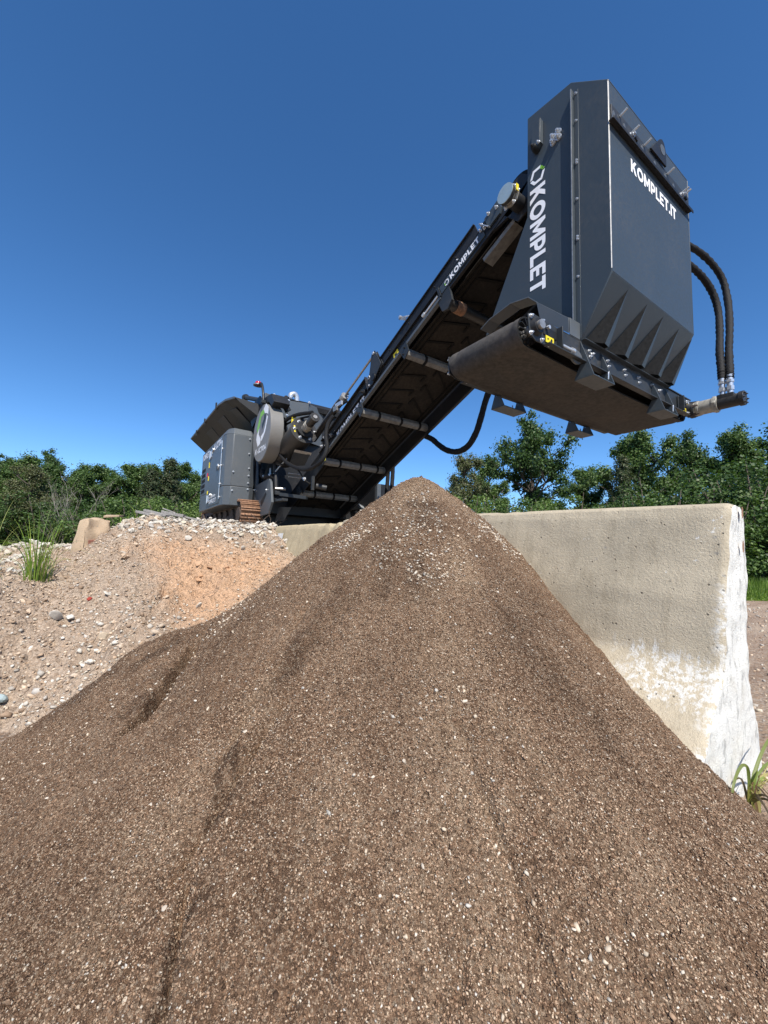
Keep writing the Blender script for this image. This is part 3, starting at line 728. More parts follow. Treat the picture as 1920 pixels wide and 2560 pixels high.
b.prism([C(1.872, 1.12, 2.60), C(1.872, 1.14, 2.47), C(1.872, 1.20, 2.44), C(1.872, 1.25, 2.47), C(1.872, 1.26, 2.60)], (.02, 0, 0), FR)
b.build('snub_drum', conv)
b = MB(); cbox(b, 1.915, 2.0, .565, .84, 2.498, 2.53, M['brace']); cbox(b, 1.93, 2.66, .60, .64, 2.53, 2.57, BK); b.build('scraper_plate', conv, bevel=.001)
b = MB()                                                                         # head frame with take-up plates
b.prism([C(1.880, .74, 2.59), C(1.880, .74, 2.72), C(1.880, .60, 2.725), C(1.880, .40, 2.70), C(1.880, .36, 2.60), C(1.880, .55, 2.53)], (.02, 0, 0), BK)
b.prism([C(1.864, .70, 2.615), C(1.864, .70, 2.71), C(1.864, .58, 2.715), C(1.864, .555, 2.66), C(1.864, .60, 2.61)], (.0155, 0, 0), HD)
b.prism([C(2.69, .74, 2.50), C(2.69, .74, 2.72), C(2.69, .40, 2.70), C(2.69, .36, 2.58)], (.02, 0, 0), BK)
for s, h in ((.66, 2.70), (.73, 2.69), (.75, 2.66), (.72, 2.64), (.47, 2.62), (.60, 2.67)): b.bolt(C(1.862, s, h), (-1, 0, 0), .009, ZN)
b.bar(C(1.855, .735, 2.70), C(1.855, .69, 2.60), .006, .022, ZN, up=Vector((1, 0, 0)))
b.build('head_frame', conv, bevel=.001, split=True)
b = MB(); b.cyl(C(1.91, .45, 2.655), C(2.68, .45, 2.655), .10, M['rubber'], 28); b.build('head_drum', conv)
b = MB()
hc = C(0, .487, 2.512)
b.cyl((1.745, hc.y, hc.z), (1.768, hc.y, hc.z), .055, M['drum'], 30); b.cyl((1.768, hc.y, hc.z), (1.785, hc.y, hc.z), .046, M['silver'], 20); b.cyl((1.785, hc.y, hc.z), (1.802, hc.y, hc.z), .056, M['silver'], 8); b.cyl((1.80, hc.y, hc.z), (1.90, hc.y, hc.z), .045, BK, 20); b.prism([C(1.88, .36, 2.60), C(1.88, .60, 2.60), C(1.88, .54, 2.43), C(1.88, .42, 2.42)], (.012, 0, 0), BK)
for k in range(6): b.bolt((1.788, hc.y + .058 * math.cos(k * 1.05), hc.z + .058 * math.sin(k * 1.05)), (-1, 0, 0), .009, ZN)
dm = b.build('drive_motor', conv, bevel=.002)
b = MB(); b.cyl((1.740, hc.y, hc.z), (1.7445, hc.y, hc.z), .0555, M['glass'], 36); b.build('motor_cover', conv)
b = MB(); b.box(1.765, 1.785, hc.y - .064, hc.y - .060, hc.z - .01, hc.z + .03, M['yellow']); b.build('warning_sticker', conv)
b = MB(); b.cyl(C(1.872, 1.24, 2.625), C(1.872, 1.42, 2.625), .010, ZN, 12); b.cyl(C(1.872, 1.40, 2.625), C(1.872, 1.43, 2.625), .017, ZN, 8); cbox(b, 1.862, 1.892, 1.205, 1.225, 2.59, 2.68, FR)
b.build('tension_rod', conv)
b = MB(); b.bar(C(1.87, 1.60, 2.80), C(1.86, 1.66, 2.875), .004, .03, M['steel']); b.cyl(C(1.85, 1.645, 2.868), C(1.88, 1.645, 2.868), .012, ZN, 12); b.bar(C(1.87, 1.645, 2.868), C(1.90, 1.56, 2.81), .006, .01, ZN)
b.build('belt_switch', conv)
b = MB()                                                                         # folding ram beside the conveyor
b.cyl(C(1.868, 2.08, 2.885), C(1.868, 2.72, 2.903), .011, M['steel'], 14)
b.cyl(C(1.868, 2.70, 2.900), C(1.868, 3.52, 2.930), .036, BK, 20); b.cyl(C(1.868, 2.69, 2.900), C(1.868, 2.75, 2.902), .041, M['steel'], 20); b.bar(C(1.858, 2.70, 2.90), C(1.90, 2.66, 2.91), .012, .012, BK)
b.tube([C(1.862, 2.80, 2.945), C(1.862, 2.88, 2.965), C(1.862, 3.1, 2.968), C(1.862, 3.4, 2.975)], .007, M['steel'], 8)
b.build('folding_ram', conv, bevel=.001)
b = MB()
b.prism([C(1.855, 2.02, 2.70), C(1.855, 2.06, 2.90), C(1.855, 2.12, 2.90), C(1.855, 2.18, 2.80), C(1.855, 2.30, 2.63), C(1.855, 2.20, 2.62)], (.007, 0, 0), FR)
b.prism([C(1.882, 2.02, 2.70), C(1.882, 2.06, 2.90), C(1.882, 2.12, 2.90), C(1.882, 2.18, 2.80), C(1.882, 2.30, 2.63), C(1.882, 2.20, 2.62)], (.007, 0, 0), FR)
b.cyl(C(1.845, 2.085, 2.885), C(1.90, 2.085, 2.885), .013, ZN, 12); b.cyl(C(1.84, 2.16, 2.66), C(1.856, 2.16, 2.66), .034, BK, 20); b.cyl(C(1.848, 2.23, 2.72), C(1.856, 2.23, 2.72), .018, ZN, 16); b.cyl(C(1.846, 2.23, 2.72), C(1.849, 2.23, 2.72), .010, BK, 12)
b.bolt(C(1.855, 2.25, 2.64), (-1, 0, 0), .008, ZN)
b.build('fold_hinge', conv, bevel=.001)
for s_, h_ in ((2.38, 2.672), (3.08, 2.672), (3.22, 2.63)):
    b = MB(); b.cyl(C(1.855, s_, h_), C(1.892, s_, h_), .030, BK, 20); b.bolt(C(1.855, s_, h_), (-1, 0, 0), .012, M['steel'] if s_ > 3 else BK); b.build('idler_mount', conv)
b = MB(); b.tube([(2.76, 2.40, 1.60), (2.755, 2.50, 1.42), (2.75, 2.56, 1.25), (2.75, 2.62, 1.12), (2.75, 2.72, 1.015), (2.75, 2.86, .985), (2.75, 3.02, 1.03), (2.745, 3.15, 1.115), (2.74, 3.26, 1.20), (2.73, 3.42, 1.262), (2.73, 3.6, 1.19), (2.73, 3.9, 1.08)], .029, M['hose'], 12, 6, rib=.04, wob=.05)
b.build('sleeved_hose', conv)
for yy in (4.16, 4.27):
    b = MB(); b.tube([(2.86, yy - .03, 1.30), (2.87, yy, 1.14), (2.88, yy + .015, .95), (2.86, yy, .75), (2.84, yy - .02, .60)], .026, M['hose'], 10, 5, rib=.06); b.build('hanging_hose', conv)

# ---- body of the crusher
BD = M['body']
b = MB()                                                                         # chassis
b.box(1.62, 3.05, 5.25, 8.6, .42, .95, BK)
b.prism([(1.52, 5.95, 1.62), (1.52, 5.75, .62), (1.52, 5.30, .36), (1.52, 4.87, .385), (1.52, 4.77, .52), (1.52, 4.86, .78), (1.52, 4.93, .83), (1.52, 5.45, .80), (1.52, 5.60, 1.40)], (.03, 0, 0), BD)
b.prism([(3.1, 5.95, 1.3), (3.1, 5.75, .62), (3.1, 5.30, .36), (3.1, 4.87, .385), (3.1, 4.77, .52), (3.1, 4.93, .83), (3.1, 5.45, .80)], (.03, 0, 0), BK)
b.box(1.553, 1.62, 5.6, 6.1, .6, 1.55, BK)
b.box(1.60, 3.08, 5.5, 5.56, .26, .9, BK); b.box(2.86, 2.94, 4.5, 5.25, .55, .62, BK)
b.box(1.553, 1.60, 4.9, 5.3, .40, .70, BK)
part(b, 'chassis', bevel=.004)
b = MB(); b.prism([(1.5185, 5.22, .56), (1.5185, 5.02, .66), (1.5185, 4.98, .64), (1.5185, 5.16, .50)], (-.002, 0, 0), BK); part(b, 'access_slot')
b = MB(); b.box(1.512, 1.519, 5.48, 5.58, .60, .70, FR); part(b, 'data_plate')
b = MB()
for y, z in ((5.62, 1.30), (5.62, 1.12), (5.64, .98), (5.60, .82), (5.50, .74)): b.bolt((1.519, y, z), (-1, 0, 0), .011, ZN)
part(b, 'chassis_bolt', split=True)
b = MB()                                                                         # jaw housing and its grey front cover
b.box(1.72, 2.90, 5.30, 6.4, .95, 1.93, BK)
b.prism([(1.80, 5.16, 1.97), (1.80, 5.16, 1.45), (2.08, 5.16, 1.45), (2.08, 5.16, 1.995)], (0, .02, 0), BD)
b.prism([(2.081, 5.16, 1.995), (2.081, 5.16, 1.45), (2.50, 5.36, 1.45), (2.50, 5.36, 2.0)], (0, .02, 0), BD)
b.prism([(1.48, 5.17, 2.005), (1.48, 5.17, 1.85), (1.80, 5.20, 1.72), (1.80, 5.20, 1.985)], (0, .03, 0), BD)
b.prism([(1.80, 5.19, 1.99), (2.08, 5.19, 2.005), (2.36, 5.36, 2.00), (2.36, 5.45, 2.00), (1.80, 5.45, 2.02)], (0, 0, .012), BK)
part(b, 'jaw_housing', bevel=.003)
b = MB()
for x, z in ((1.80, 1.97), (1.80, 1.86), (1.79, 1.76), (2.1, 2.01), (1.60, 2.0)): b.bolt((x, 5.165, z), (0, -1, 0), .014, ZN)
part(b, 'housing_bolt', split=True)
b = MB(); b.tube([(1.95, 5.25, 1.98), (1.945, 5.25, 2.07), (1.91, 5.25, 2.115), (1.86, 5.25, 2.09), (1.855, 5.25, 2.05)], .035, ZN, 12); b.bolt((1.85, 5.23, 2.04), (0, -1, 0), .014, ZN); part(b, 'exhaust_pipe')
b = MB()                                                                         # dark cowl over the flywheel, beacon arm base
b.prism([(1.42, 5.10, 1.80), (1.42, 4.98, 1.86), (1.42, 4.70, 1.83), (1.42, 4.58, 1.70), (1.42, 4.66, 1.66), (1.42, 4.78, 1.75), (1.42, 5.0, 1.78)], (.20, 0, 0), BK)
b.bar((1.45, 4.94, 1.83), (1.73, 4.97, 1.82), .06, .09, BD)
b.bar((1.565, 4.75, 1.82), (1.66, 4.75, 1.67), .07, .06, BK)
part(b, 'flywheel_cowl', bevel=.004)
fc = Vector((1.40, 4.944, 1.39)); fr = .362
b = MB(); b.cyl((1.40, fc.y, fc.z), (1.56, fc.y, fc.z), fr, M['guard'], 64); fw_ = part(b, 'flywheel_guard', bevel=.006)
b = MB(); b.cyl((1.3985, fc.y, fc.z), (1.3995, fc.y, fc.z), fr - .006, M['guardface'], 64); b.build('guard_face', fw_)
b = MB()
ey_, ez_ = Vector((0, -1, 0)), Vector((0, 0, 1))
def fwp(u, v): return fc + Vector((-.0025, 0, 0)) + ey_ * u * fr + ez_ * v * fr
def fpoly(P, mat): b.add([fwp(u, v) for u, v in P], [tuple(range(len(P)))], mat)
fpoly([(-.21, .79), (.10, .81), (.25, .64), (-.14, .60), (-.22, .31), (-.5, .10), (-.55, .26), (-.53, .33)], M['green'])
fpoly([(.10, .82), (.36, .95), (.68, .74), (.66, .50), (.52, .57), (.27, .64)], M['vinyl'])
fpoly([(.66, .42), (.43, -.05), (.07, -.31), (-.05, -.12), (.26, -.03), (.42, .20), (.52, .50)], M['vinyl'])
fpoly([(-.27, .26), (-.32, .02), (-.02, -.22), (-.09, -.37), (-.36, -.42), (-.58, -.12), (-.53, .04)], M['vinyl'])
fpoly([(.22, .60), (.39, .58), (.42, .42), (.04, .08), (0, .31), (.20, .45)], M['frame'])
lettering(b, 'K-JC704', fwp(-.62, -.68), ey_, ez_, 1.22 * fr, .19 * fr, M['vinyl'], shear=.15)
b.build('emblem', fw_, smooth=False)
b = MB(); b.tube([(1.40, 4.95, 1.80), (1.40, 4.98, 1.92), (1.40, 5.04, 2.03), (1.40, 5.10, 2.085), (1.40, 5.20, 2.10)], .016, BK, 10); b.box(1.37, 1.43, 4.92, 4.97, 1.775, 1.81, FR); bc = part(b, 'beacon_arm')
b = MB(); b.cyl((1.40, 5.235, 2.098), (1.40, 5.235, 2.112), .064, M['steel'], 24); b.build('beacon_dish', bc)
b = MB(); b.cyl((1.40, 5.235, 2.1125), (1.40, 5.235, 2.130), .043, M['redlens'], 20); b.dome((1.40, 5.235, 2.1305), .042, M['redlens'], .75); b.build('beacon_lamp', bc)

# engine cover
b = MB()
top = 1.555
foot = [(1.10, 5.62), (1.115, 5.54), (1.19, 5.47), (1.43, 5.47), (1.50, 5.53), (1.50, 7.25), (1.10, 7.25)]
b.prism([(x, y, .505) for x, y in foot], (0, 0, .255), BD)
b.prism([(x, y, .762) for x, y in foot], (0, 0, .70), BD)
b.add([(x, y, 1.4625) for x, y in foot] + [(1.14, 5.66, 1.545), (1.15, 5.60, 1.552), (1.20, 5.53, 1.558), (1.42, 5.52, 1.552), (1.47, 5.56, 1.55), (1.47, 7.22, 1.55), (1.15, 7.22, 1.545)], [(i, (i + 1) % 7, 7 + (i + 1) % 7, 7 + i) for i in range(7)] + [tuple(range(7, 14))], BD)
ec = part(b, 'engine_cover', bevel=.008)
b = MB()
for x, z in ((1.40, 1.42), (1.40, 1.22), (1.41, 1.02), (1.41, .92), (1.41, .82), (1.41, .735), (1.21, .95), (1.21, .70)): b.cyl((x, 5.47, z), (x, 5.462, z), .013, ZN, 14); b.bolt((x, 5.462, z), (0, -1, 0), .008, ZN)
b.build('cover_bolt', ec, split=True)
b = MB(); b.box(1.094, 1.0995, 5.68, 6.46, .545, 1.47, BD); dr_ = b.build('side_door', ec, bevel=.003)
b = MB(); b.cyl((1.094, 5.86, 1.06), (1.08, 5.86, 1.06), .04, ZN, 18); b.box(1.074, 1.080, 5.84, 5.88, 1.0, 1.07, BK); b.build('door_handle', dr_)
b = MB()
for z in (1.34, .66):
    b.box(1.084, 1.0935, 6.36, 6.44, z - .05, z + .05, ZN); b.box(1.084, 1.0935, 6.50, 6.56, z - .07, z + .02, ZN); b.cyl((1.082, 6.47, z - .06), (1.082, 6.47, z + .05), .012, ZN, 10); b.bar((1.085, 6.33, z + .02), (1.085, 6.26, z + .05), .02, .02, ZN)
b.build('door_hinge', ec, split=True)
b = MB()
for k in range(5): b.box(1.0965, 1.0985, 6.88, 7.18, .80 + k * .085, .855 + k * .085, M['rubber'])
b.build('air_grille', ec)
b = MB(); b.box(1.088, 1.0985, 6.64, 6.70, 1.02, 1.08, M['redlens']); b.box(1.092, 1.0985, 6.55, 6.60, 1.15, 1.24, M['yellow']); b.box(1.092, 1.0985, 6.55, 6.60, .95, 1.02, M['yellow']); b.box(1.092, 1.0985, 6.55, 6.60, .74, .79, M['yellow']); b.build('stop_button', ec)
b = MB()
lettering(b, 'KOMPLET', (1.0975, 7.17, 1.345), (0, -1, 0), (0, 0, 1), .50, .10, M['vinyl']); lettering(b, 'K-JC704', (1.0925, 6.25, 1.36), (0, -1, 0), (0, 0, 1), .50, .095, M['vinyl'], shear=.12)
lettering(b, 'KOMPLET.IT', (1.0925, 6.38, .575), (0, -1, 0), (0, 0, 1), .50, .06, M['vinyl']); lettering(b, 'CRUSHERS', (1.0925, 6.38, .655), (0, -1, 0), (0, 0, 1), .44, .030, M['vinyl'])
b.build('lettering', ec, smooth=False)
b = MB(); b.cyl((1.096, 5.70, .60), (1.096, 5.70, 1.40), .008, ZN, 8)
for z in (.62, .80, 1.05, 1.28): b.bolt((1.097, 5.655, z), (-1, 0, 0), .010, ZN)
b.build('door_edge', ec)

# feed hopper with flared wing
b = MB()
wo = [(1.15, 5.42, 1.925), (1.15, 5.95, 2.05), (1.15, 6.45, 2.125), (1.15, 9.3, 2.20)]
wi = [(1.62, 5.30, 1.60), (1.62, 5.95, 1.60), (1.62, 6.45, 1.62), (1.62, 9.0, 1.72)]
for i in range(3):
    a0, a1, c0, c1 = map(Vector, (wo[i], wo[i + 1], wi[i], wi[i + 1])); t = Vector((.012, 0, .018))
    b.hexa([a0, c0, c1, a1, a0 + t, c0 + t, c1 + t, a1 + t], BK)
    b.bar(a0 + Vector((0, 0, .008)), a1 + Vector((0, 0, .008)), .018, .03, BD)
b.prism([(1.15, 5.415, 1.94), (1.62, 5.30, 1.86), (1.62, 5.30, 1.60), (1.20, 5.40, 1.885)], (0, -.012, 0), BK)
b.prism([(1.15, 9.305, 2.2), (1.62, 9.01, 1.72), (3.1, 9.01, 1.72), (3.45, 9.3, 2.2)], (0, .015, 0), BK)
b.hexa([(3.1, 5.3, 1.6), (3.112, 5.3, 1.6), (3.112, 9.0, 1.72), (3.1, 9.0, 1.72), (3.45, 5.42, 1.95), (3.462, 5.42, 1.95), (3.462, 9.3, 2.2), (3.45, 9.3, 2.2)], BK)
b.box(1.63, 3.09, 5.9, 9.0, 1.45, 1.70, BK); b.box(1.63, 3.09, 5.30, 5.32, 1.93, 1.99, BK)
b.prism([(1.45, 5.32, 2.0), (1.45, 5.10, 1.83), (1.45, 5.60, 1.62), (1.45, 5.9, 1.95)], (.02, 0, 0), BK)
hp = part(b, 'feed_hopper', bevel=.003)
for k_, (ya_, yb_) in enumerate(((5.75, 6.12), (6.55, 7.0), (7.5, 8.05))):
    def wing(y, f):                                                              # a point on the underside of the wing
        o2 = np.array([np.interp(y, [p[1] for p in wo], [p[c] for p in wo]) for c in (0, 1, 2)]); i2 = np.array([np.interp(y, [p[1] for p in wi], [p[c] for p in wi]) for c in (0, 1, 2)])
        q = o2 + (i2 - o2) * f; return Vector((q[0] - .006, y, q[2] - .008))
    b = MB(); b.prism([wing(ya_, .22), wing(yb_, .22), wing(yb_ - .05, .30), wing(yb_ - .05, .9), wing(ya_, .9)], (.004, 0, .006), M['frame']); b.build('hopper_rib', hp, bevel=.002)
for y_ in (6.6, 7.6, 8.5):
    b = MB(); b.box(1.13, 1.15, y_, y_ + .04, 2.10, 2.21, BK); b.build('wing_latch', hp)
b = MB(); b.cyl((1.55, 6.5, 2.36), (1.62, 5.75, 2.10), .035, FR, 16); b.cyl((1.548, 6.53, 2.368), (1.552, 6.46, 2.35), .052, FR, 16); b.bar((1.60, 5.75, 2.1), (1.60, 5.6, 1.95), .05, .06, BK); part(b, 'hopper_ram')
b = MB(); b.prism([(1.66, 5.60, 1.98), (1.66, 5.30, 2.06), (1.66, 5.24, 2.0), (1.66, 5.26, 1.93), (1.66, 5.9, 1.93)], (1.35, 0, 0), BK); b.cyl((1.78, 5.24, 2.02), (1.78, 5.2, 2.02), .03, BK, 12); part(b, 'hopper_lip', bevel=.004)

# tracks
def track(xa, xb):
    b = MB(); r = .17; zc = .40; y0_, y1_ = 5.38, 8.0
    path = []
    L1 = y1_ - y0_; step = .085
    k = int(L1 / step)
    for i in range(k): path.append((y0_ + (i + .5) * L1 / k, zc + r, 0))
    for i in range(6): a = 90 - (i + .5) * 30; path.append((y1_ + r * math.cos(R(a)), zc + r * math.sin(R(a)), a - 90))
    for i in range(k): path.append((y1_ - (i + .5) * L1 / k, zc - r, 180))
    for i in range(6): a = 270 - (i + .5) * 30; path.append((y0_ + r * math.cos(R(a)), zc + r * math.sin(R(a)), a - 90))
    for y, z, a in path:
        tdir = Vector((0, math.cos(R(a)), math.sin(R(a)))); nrm = Vector((0, -math.sin(R(a)), math.cos(R(a)))); c = Vector((0, y, z))
        def q(t0, t1, n0, n1):
            P = [c + tdir * t + nrm * n for t, n in ((t0, n0), (t1, n0), (t1, n1), (t0, n1))]
            b.prism([Vector((xa, p.y, p.z)) for p in P], (xb - xa, 0, 0), M['rust'])
        q(-.040, .040, -.012, .0); q(-.022, -.008, .0005, .020); q(.014, .026, .0005, .013)
    o = part(b, 'track', smooth=False)
    b = MB(); b.box(xa + .03, xb - .03, y0_ - .02, y1_ + .02, zc - .12, zc + .13, M['darkrust']); b.box(xa + .004, xa + .03, y0_ + .25, y1_ - .2, zc - .13, zc - .02, M['darkrust'])
    for y in np.linspace(y0_, y1_, 8): b.cyl((xa + .002, y, zc - .02), (xb - .002, y, zc - .02), .10, M['darkrust'], 18)
    b.cyl((xa, y1_, zc), (xa + .05, y1_, zc), .13, M['darkrust'], 22); b.build('track_frame', o)
track(1.28, 1.56); track(3.14, 3.42)

# oscillating magnet drum, its drive and hoses beside the conveyor
dax = Vector((.02, -math.cos(R(17)), math.sin(R(17)) + .0)).normalized()
cap = Vector((1.70, 4.30, 1.325))
b = MB(); b.cyl(cap, cap - dax * .62, .150, M['drum'], 40); b.cyl(cap + dax * .012, cap, .165, M['drum'], 40); b.cyl(cap - dax * .60, cap - dax * .66, .16, M['drum'], 40); md = part(b, 'drive_drum', bevel=.004)
b = MB(); b.cyl(cap + dax * .013, cap + dax * .05, .10, BK, 24); b.cyl(cap + dax * .05, cap + dax * .16, .052, M['silver'], 24); b.cyl(cap + dax * .10, cap + dax * .125, .062, M['silver'], 6)
b.cyl(cap + dax * .16, cap + dax * .27, .048, M['drum'], 20); b.cyl(cap + dax * .27, cap + dax * .31, .055, M['drum'], 20); b.cyl(cap + dax * .31, cap + dax * .318, .024, M['steel'], 14)
dp, dq = perp(dax)
for k in range(6): b.bolt(cap + dax * .013 + (dp * math.cos(k * 1.047) + dq * math.sin(k * 1.047)) * .12, dax, .014, ZN)
b.build('drum_motor', md, bevel=.002)
b = MB(); sticker(b, cap + dax * .0145 + Vector((-.125, 0, .0)), (1, 0, 0), dq if dq.z > 0 else -dq, .035, .085); b.build('warning_sticker', md, smooth=False)
b = MB(); b.add([(1.60, 4.45, 1.50), (1.66, 4.45, 1.50), (1.63, 4.45, 1.56)], [(0, 1, 2)], M['yellow']); b.add([(1.60, 4.45, 1.44), (1.655, 4.45, 1.44), (1.655, 4.45, 1.49), (1.60, 4.45, 1.49)], [(0, 1, 2, 3)], M['yellow']); sticker(b, (1.83, 3.98, .99), (0, -1, .1), (0, 0, 1), .06, .10); part(b, 'warning_sticker', smooth=False)
b = MB(); b.prism([(1.64, 4.42, 1.10), (1.80, 4.32, 1.07), (1.80, 4.45, .98), (1.66, 4.62, .98)], (0, .02, -.02), FR); b.prism([(1.64, 4.40, 1.115), (1.81, 4.30, 1.085), (1.81, 4.33, 1.06), (1.64, 4.43, 1.09)], (0, -.006, 0), M['steel']); b.bar((1.62, 4.60, 1.04), (1.57, 5.10, .84), .012, .012, ZN); b.bar((1.575, 5.02, .88), (1.565, 5.16, .80), .02, .05, M['vinyl'])
part(b, 'drum_bracket', bevel=.001)
hoses = [[(1.72, 4.12, 1.50), (1.64, 4.40, 1.53), (1.58, 4.62, 1.50), (1.56, 4.86, 1.44), (1.555, 4.90, 1.32), (1.56, 4.80, 1.18), (1.60, 4.62, 1.02), (1.62, 4.40, .92), (1.64, 4.12, .84), (1.66, 3.90, .83), (1.70, 3.76, .89), (1.74, 3.74, 1.02), (1.74, 3.78, 1.16), (1.76, 3.78, 1.29), (1.80, 3.74, 1.38)],
         [(1.72, 4.16, 1.47), (1.66, 4.45, 1.49), (1.60, 4.70, 1.46), (1.58, 4.88, 1.38), (1.575, 4.86, 1.24)],
         [(1.56, 4.98, 1.25), (1.55, 4.95, 1.10), (1.57, 4.82, 1.0), (1.60, 4.70, .98)],
         [(1.62, 4.34, .91), (1.66, 4.24, .82), (1.70, 4.20, .74), (1.76, 4.18, .70)],
         [(1.56, 5.36, 1.0), (1.54, 5.28, .92), (1.53, 5.16, .88), (1.535, 5.02, .87), (1.56, 4.9, .86)]]
for i, h in enumerate(hoses):
    b = MB(); b.tube(h, (.021, .012, .009, .009, .030)[i], M['hose'], 10, 6, rib=.08 if i in (0, 4) else 0, wob=.05); part(b, 'hydraulic_hose')
b = MB()
for p in ((1.52, 5.10, .875), (1.54, 4.92, .87), (1.74, 4.16, 1.475), (1.70, 4.2, .75)): b.bolt(p, (-1, -.3, .2), .016, ZN)
b.cyl((1.72, 4.13, 1.50), (1.66, 4.34, 1.525), .017, M['steel'], 10)
part(b, 'hose_fitting', split=True)
b = MB(); b.cyl((1.60, 4.97, 1.14), (1.60, 4.86, .66), .028, BK, 14); b.cyl((1.60, 4.985, 1.20), (1.60, 4.97, 1.14), .016, ZN, 10); b.dome((1.60, 4.99, 1.215), .022, ZN)
b.box(1.57, 1.63, 4.80, 4.92, .62, .665, FR); b.cyl((1.58, 4.84, .70), (1.70, 4.80, .70), .018, M['steel'], 10); part(b, 'support_post', bevel=.002)
b = MB(); b.bar((1.595, 4.93, .60), (1.595, 4.86, .54), .03, .09, FR); b.bar((1.595, 4.86, .545), (1.60, 4.52, .535), .07, .03, FR); part(b, 'step', bevel=.003)
b = MB(); b.bar((1.56, 5.02, .98), (1.55, 4.99, .70), .02, .02, M['steel']); b.bolt((1.545, 4.99, .69), (-1, 0, 0), .02, ZN); b.box(1.66, 1.80, 4.60, 4.62, .86, .875, M['steel']); b.box(1.66, 1.84, 4.60, 4.62, .82, .83, M['steel']); b.box(1.80, 1.83, 4.22, 4.25, .64, .80, FR); b.cyl((1.84, 4.2, .69), (1.95, 4.15, .67), .03, FR, 14); b.bar((1.62, 4.75, .62), (1.86, 4.50, .58), .05, .04, FR)
b.prism([(1.63, 4.80, .47), (1.72, 4.62, .46), (1.70, 4.80, .30), (1.64, 4.95, .30)], (0, .012, 0), FR)
part(b, 'linkage', bevel=.001)
b = MB(); b.tube([(1.80, 3.72, 1.42), (1.83, 3.64, 1.47), (1.86, 3.56, 1.50)], .012, M['hose'], 8); b.box(1.79, 1.83, 3.66, 3.74, 1.42, 1.47, M['steel']); b.box(1.80, 1.82, 3.58, 3.72, 1.46, 1.50, ZN); b.bolt((1.83, 3.98, 1.20), (-1, 0, 0), .016, ZN); b.bolt((1.83, 4.06, 1.12), (-1, 0, 0), .014, ZN); part(b, 'valve_block')
b = MB(); b.box(2.98, 3.35, 4.75, 6.6, .60, .92, BK); b.box(2.99, 3.05, 4.70, 4.75, .58, .91, BD); b.tube([(2.80, 4.9, .60), (2.95, 4.8, .52), (3.06, 4.72, .54)], .03, BD, 10); part(b, 'side_tank', bevel=.004)

# ------------------------------------------------------------------ terrain functions
def _hash(ix, iy, seed):
    h = (ix.astype(np.int64) * 374761393 + iy.astype(np.int64) * 668265263 + seed * 974634777) & 0x7fffffff
    h = (h ^ (h >> 13)) * 1274126177 & 0x7fffffff
    return ((h ^ (h >> 16)) & 0xffff) / 65535.0
def vnoise(x, y, seed=0):
    ix = np.floor(x); iy = np.floor(y); fx = x - ix; fy = y - iy
    fx = fx * fx * fx * (fx * (fx * 6 - 15) + 10); fy = fy * fy * fy * (fy * (fy * 6 - 15) + 10)
    a = _hash(ix, iy, seed); b = _hash(ix + 1, iy, seed); c = _hash(ix, iy + 1, seed); d = _hash(ix + 1, iy + 1, seed)
    return (a + (b - a) * fx) * (1 - fy) + (c + (d - c) * fx) * fy - .5
def fbm(x, y, seed=0, octv=4, gain=.5):
    s = 0.; a = 1.; 
    for i in range(octv):
        s = s + a * vnoise(x, y, seed + i * 17); x = x * 2.03 + 11.3; y = y * 2.03 - 7.1; a *= gain
    return s
def sstep(a, b, x):
    t = np.clip((x - a) / (b - a), 0, 1); return t * t * (3 - 2 * t)

GROUND_Z = -.90
AP = (1.22, 1.54, .352)
COR = [(1.133, 1.576, -0.011), (1.045, 1.617, 0.016), (0.872, 1.688, -0.009), (0.695, 1.773, 0.019), (0.454, 1.9, -0.04), (0.333, 1.938, 0.007), (0.094, 1.961, 0.087), (-0.014, 2.033, 0.014), (-0.14, 2.144, -0.012), (-0.253, 2.204, 0.044), (-0.327, 2.248, 0.016), (1.289, 1.46, 0.009), (1.369, 1.403, -0.02), (1.431, 1.344, 0.038), (1.537, 1.252, 0.019), (1.641, 1.174, -0.006), (1.646, 1.028, -0.01), (1.653, 0.903, -0.035), (1.672, 0.66, -0.01), (1.69, 0.53, -0.15)]
GULLY = [((.12, 1.47), (.22, 1.62), .10, .055, 1), ((.24, 1.74), (.14, 1.83), .04, .05, 1), ((.29, .96), (.18, .888), .042, .021, 1), ((.36, 1.0), (.26, .955), .020, .018, 1),
         ((.145, .80), (.105, .68), .034, .013, 1), ((.56, 1.11), (.44, 1.10), .022, .03, 1), ((.50, 1.22), (.38, 1.16), .02, .02, 1), ((.66, .60), (.60, .42), .02, .03, 1), ((1.0, .95), (1.03, .80), .012, .04, 1), ((.30, 1.05), (.24, 1.0), .02, .02, 1)]
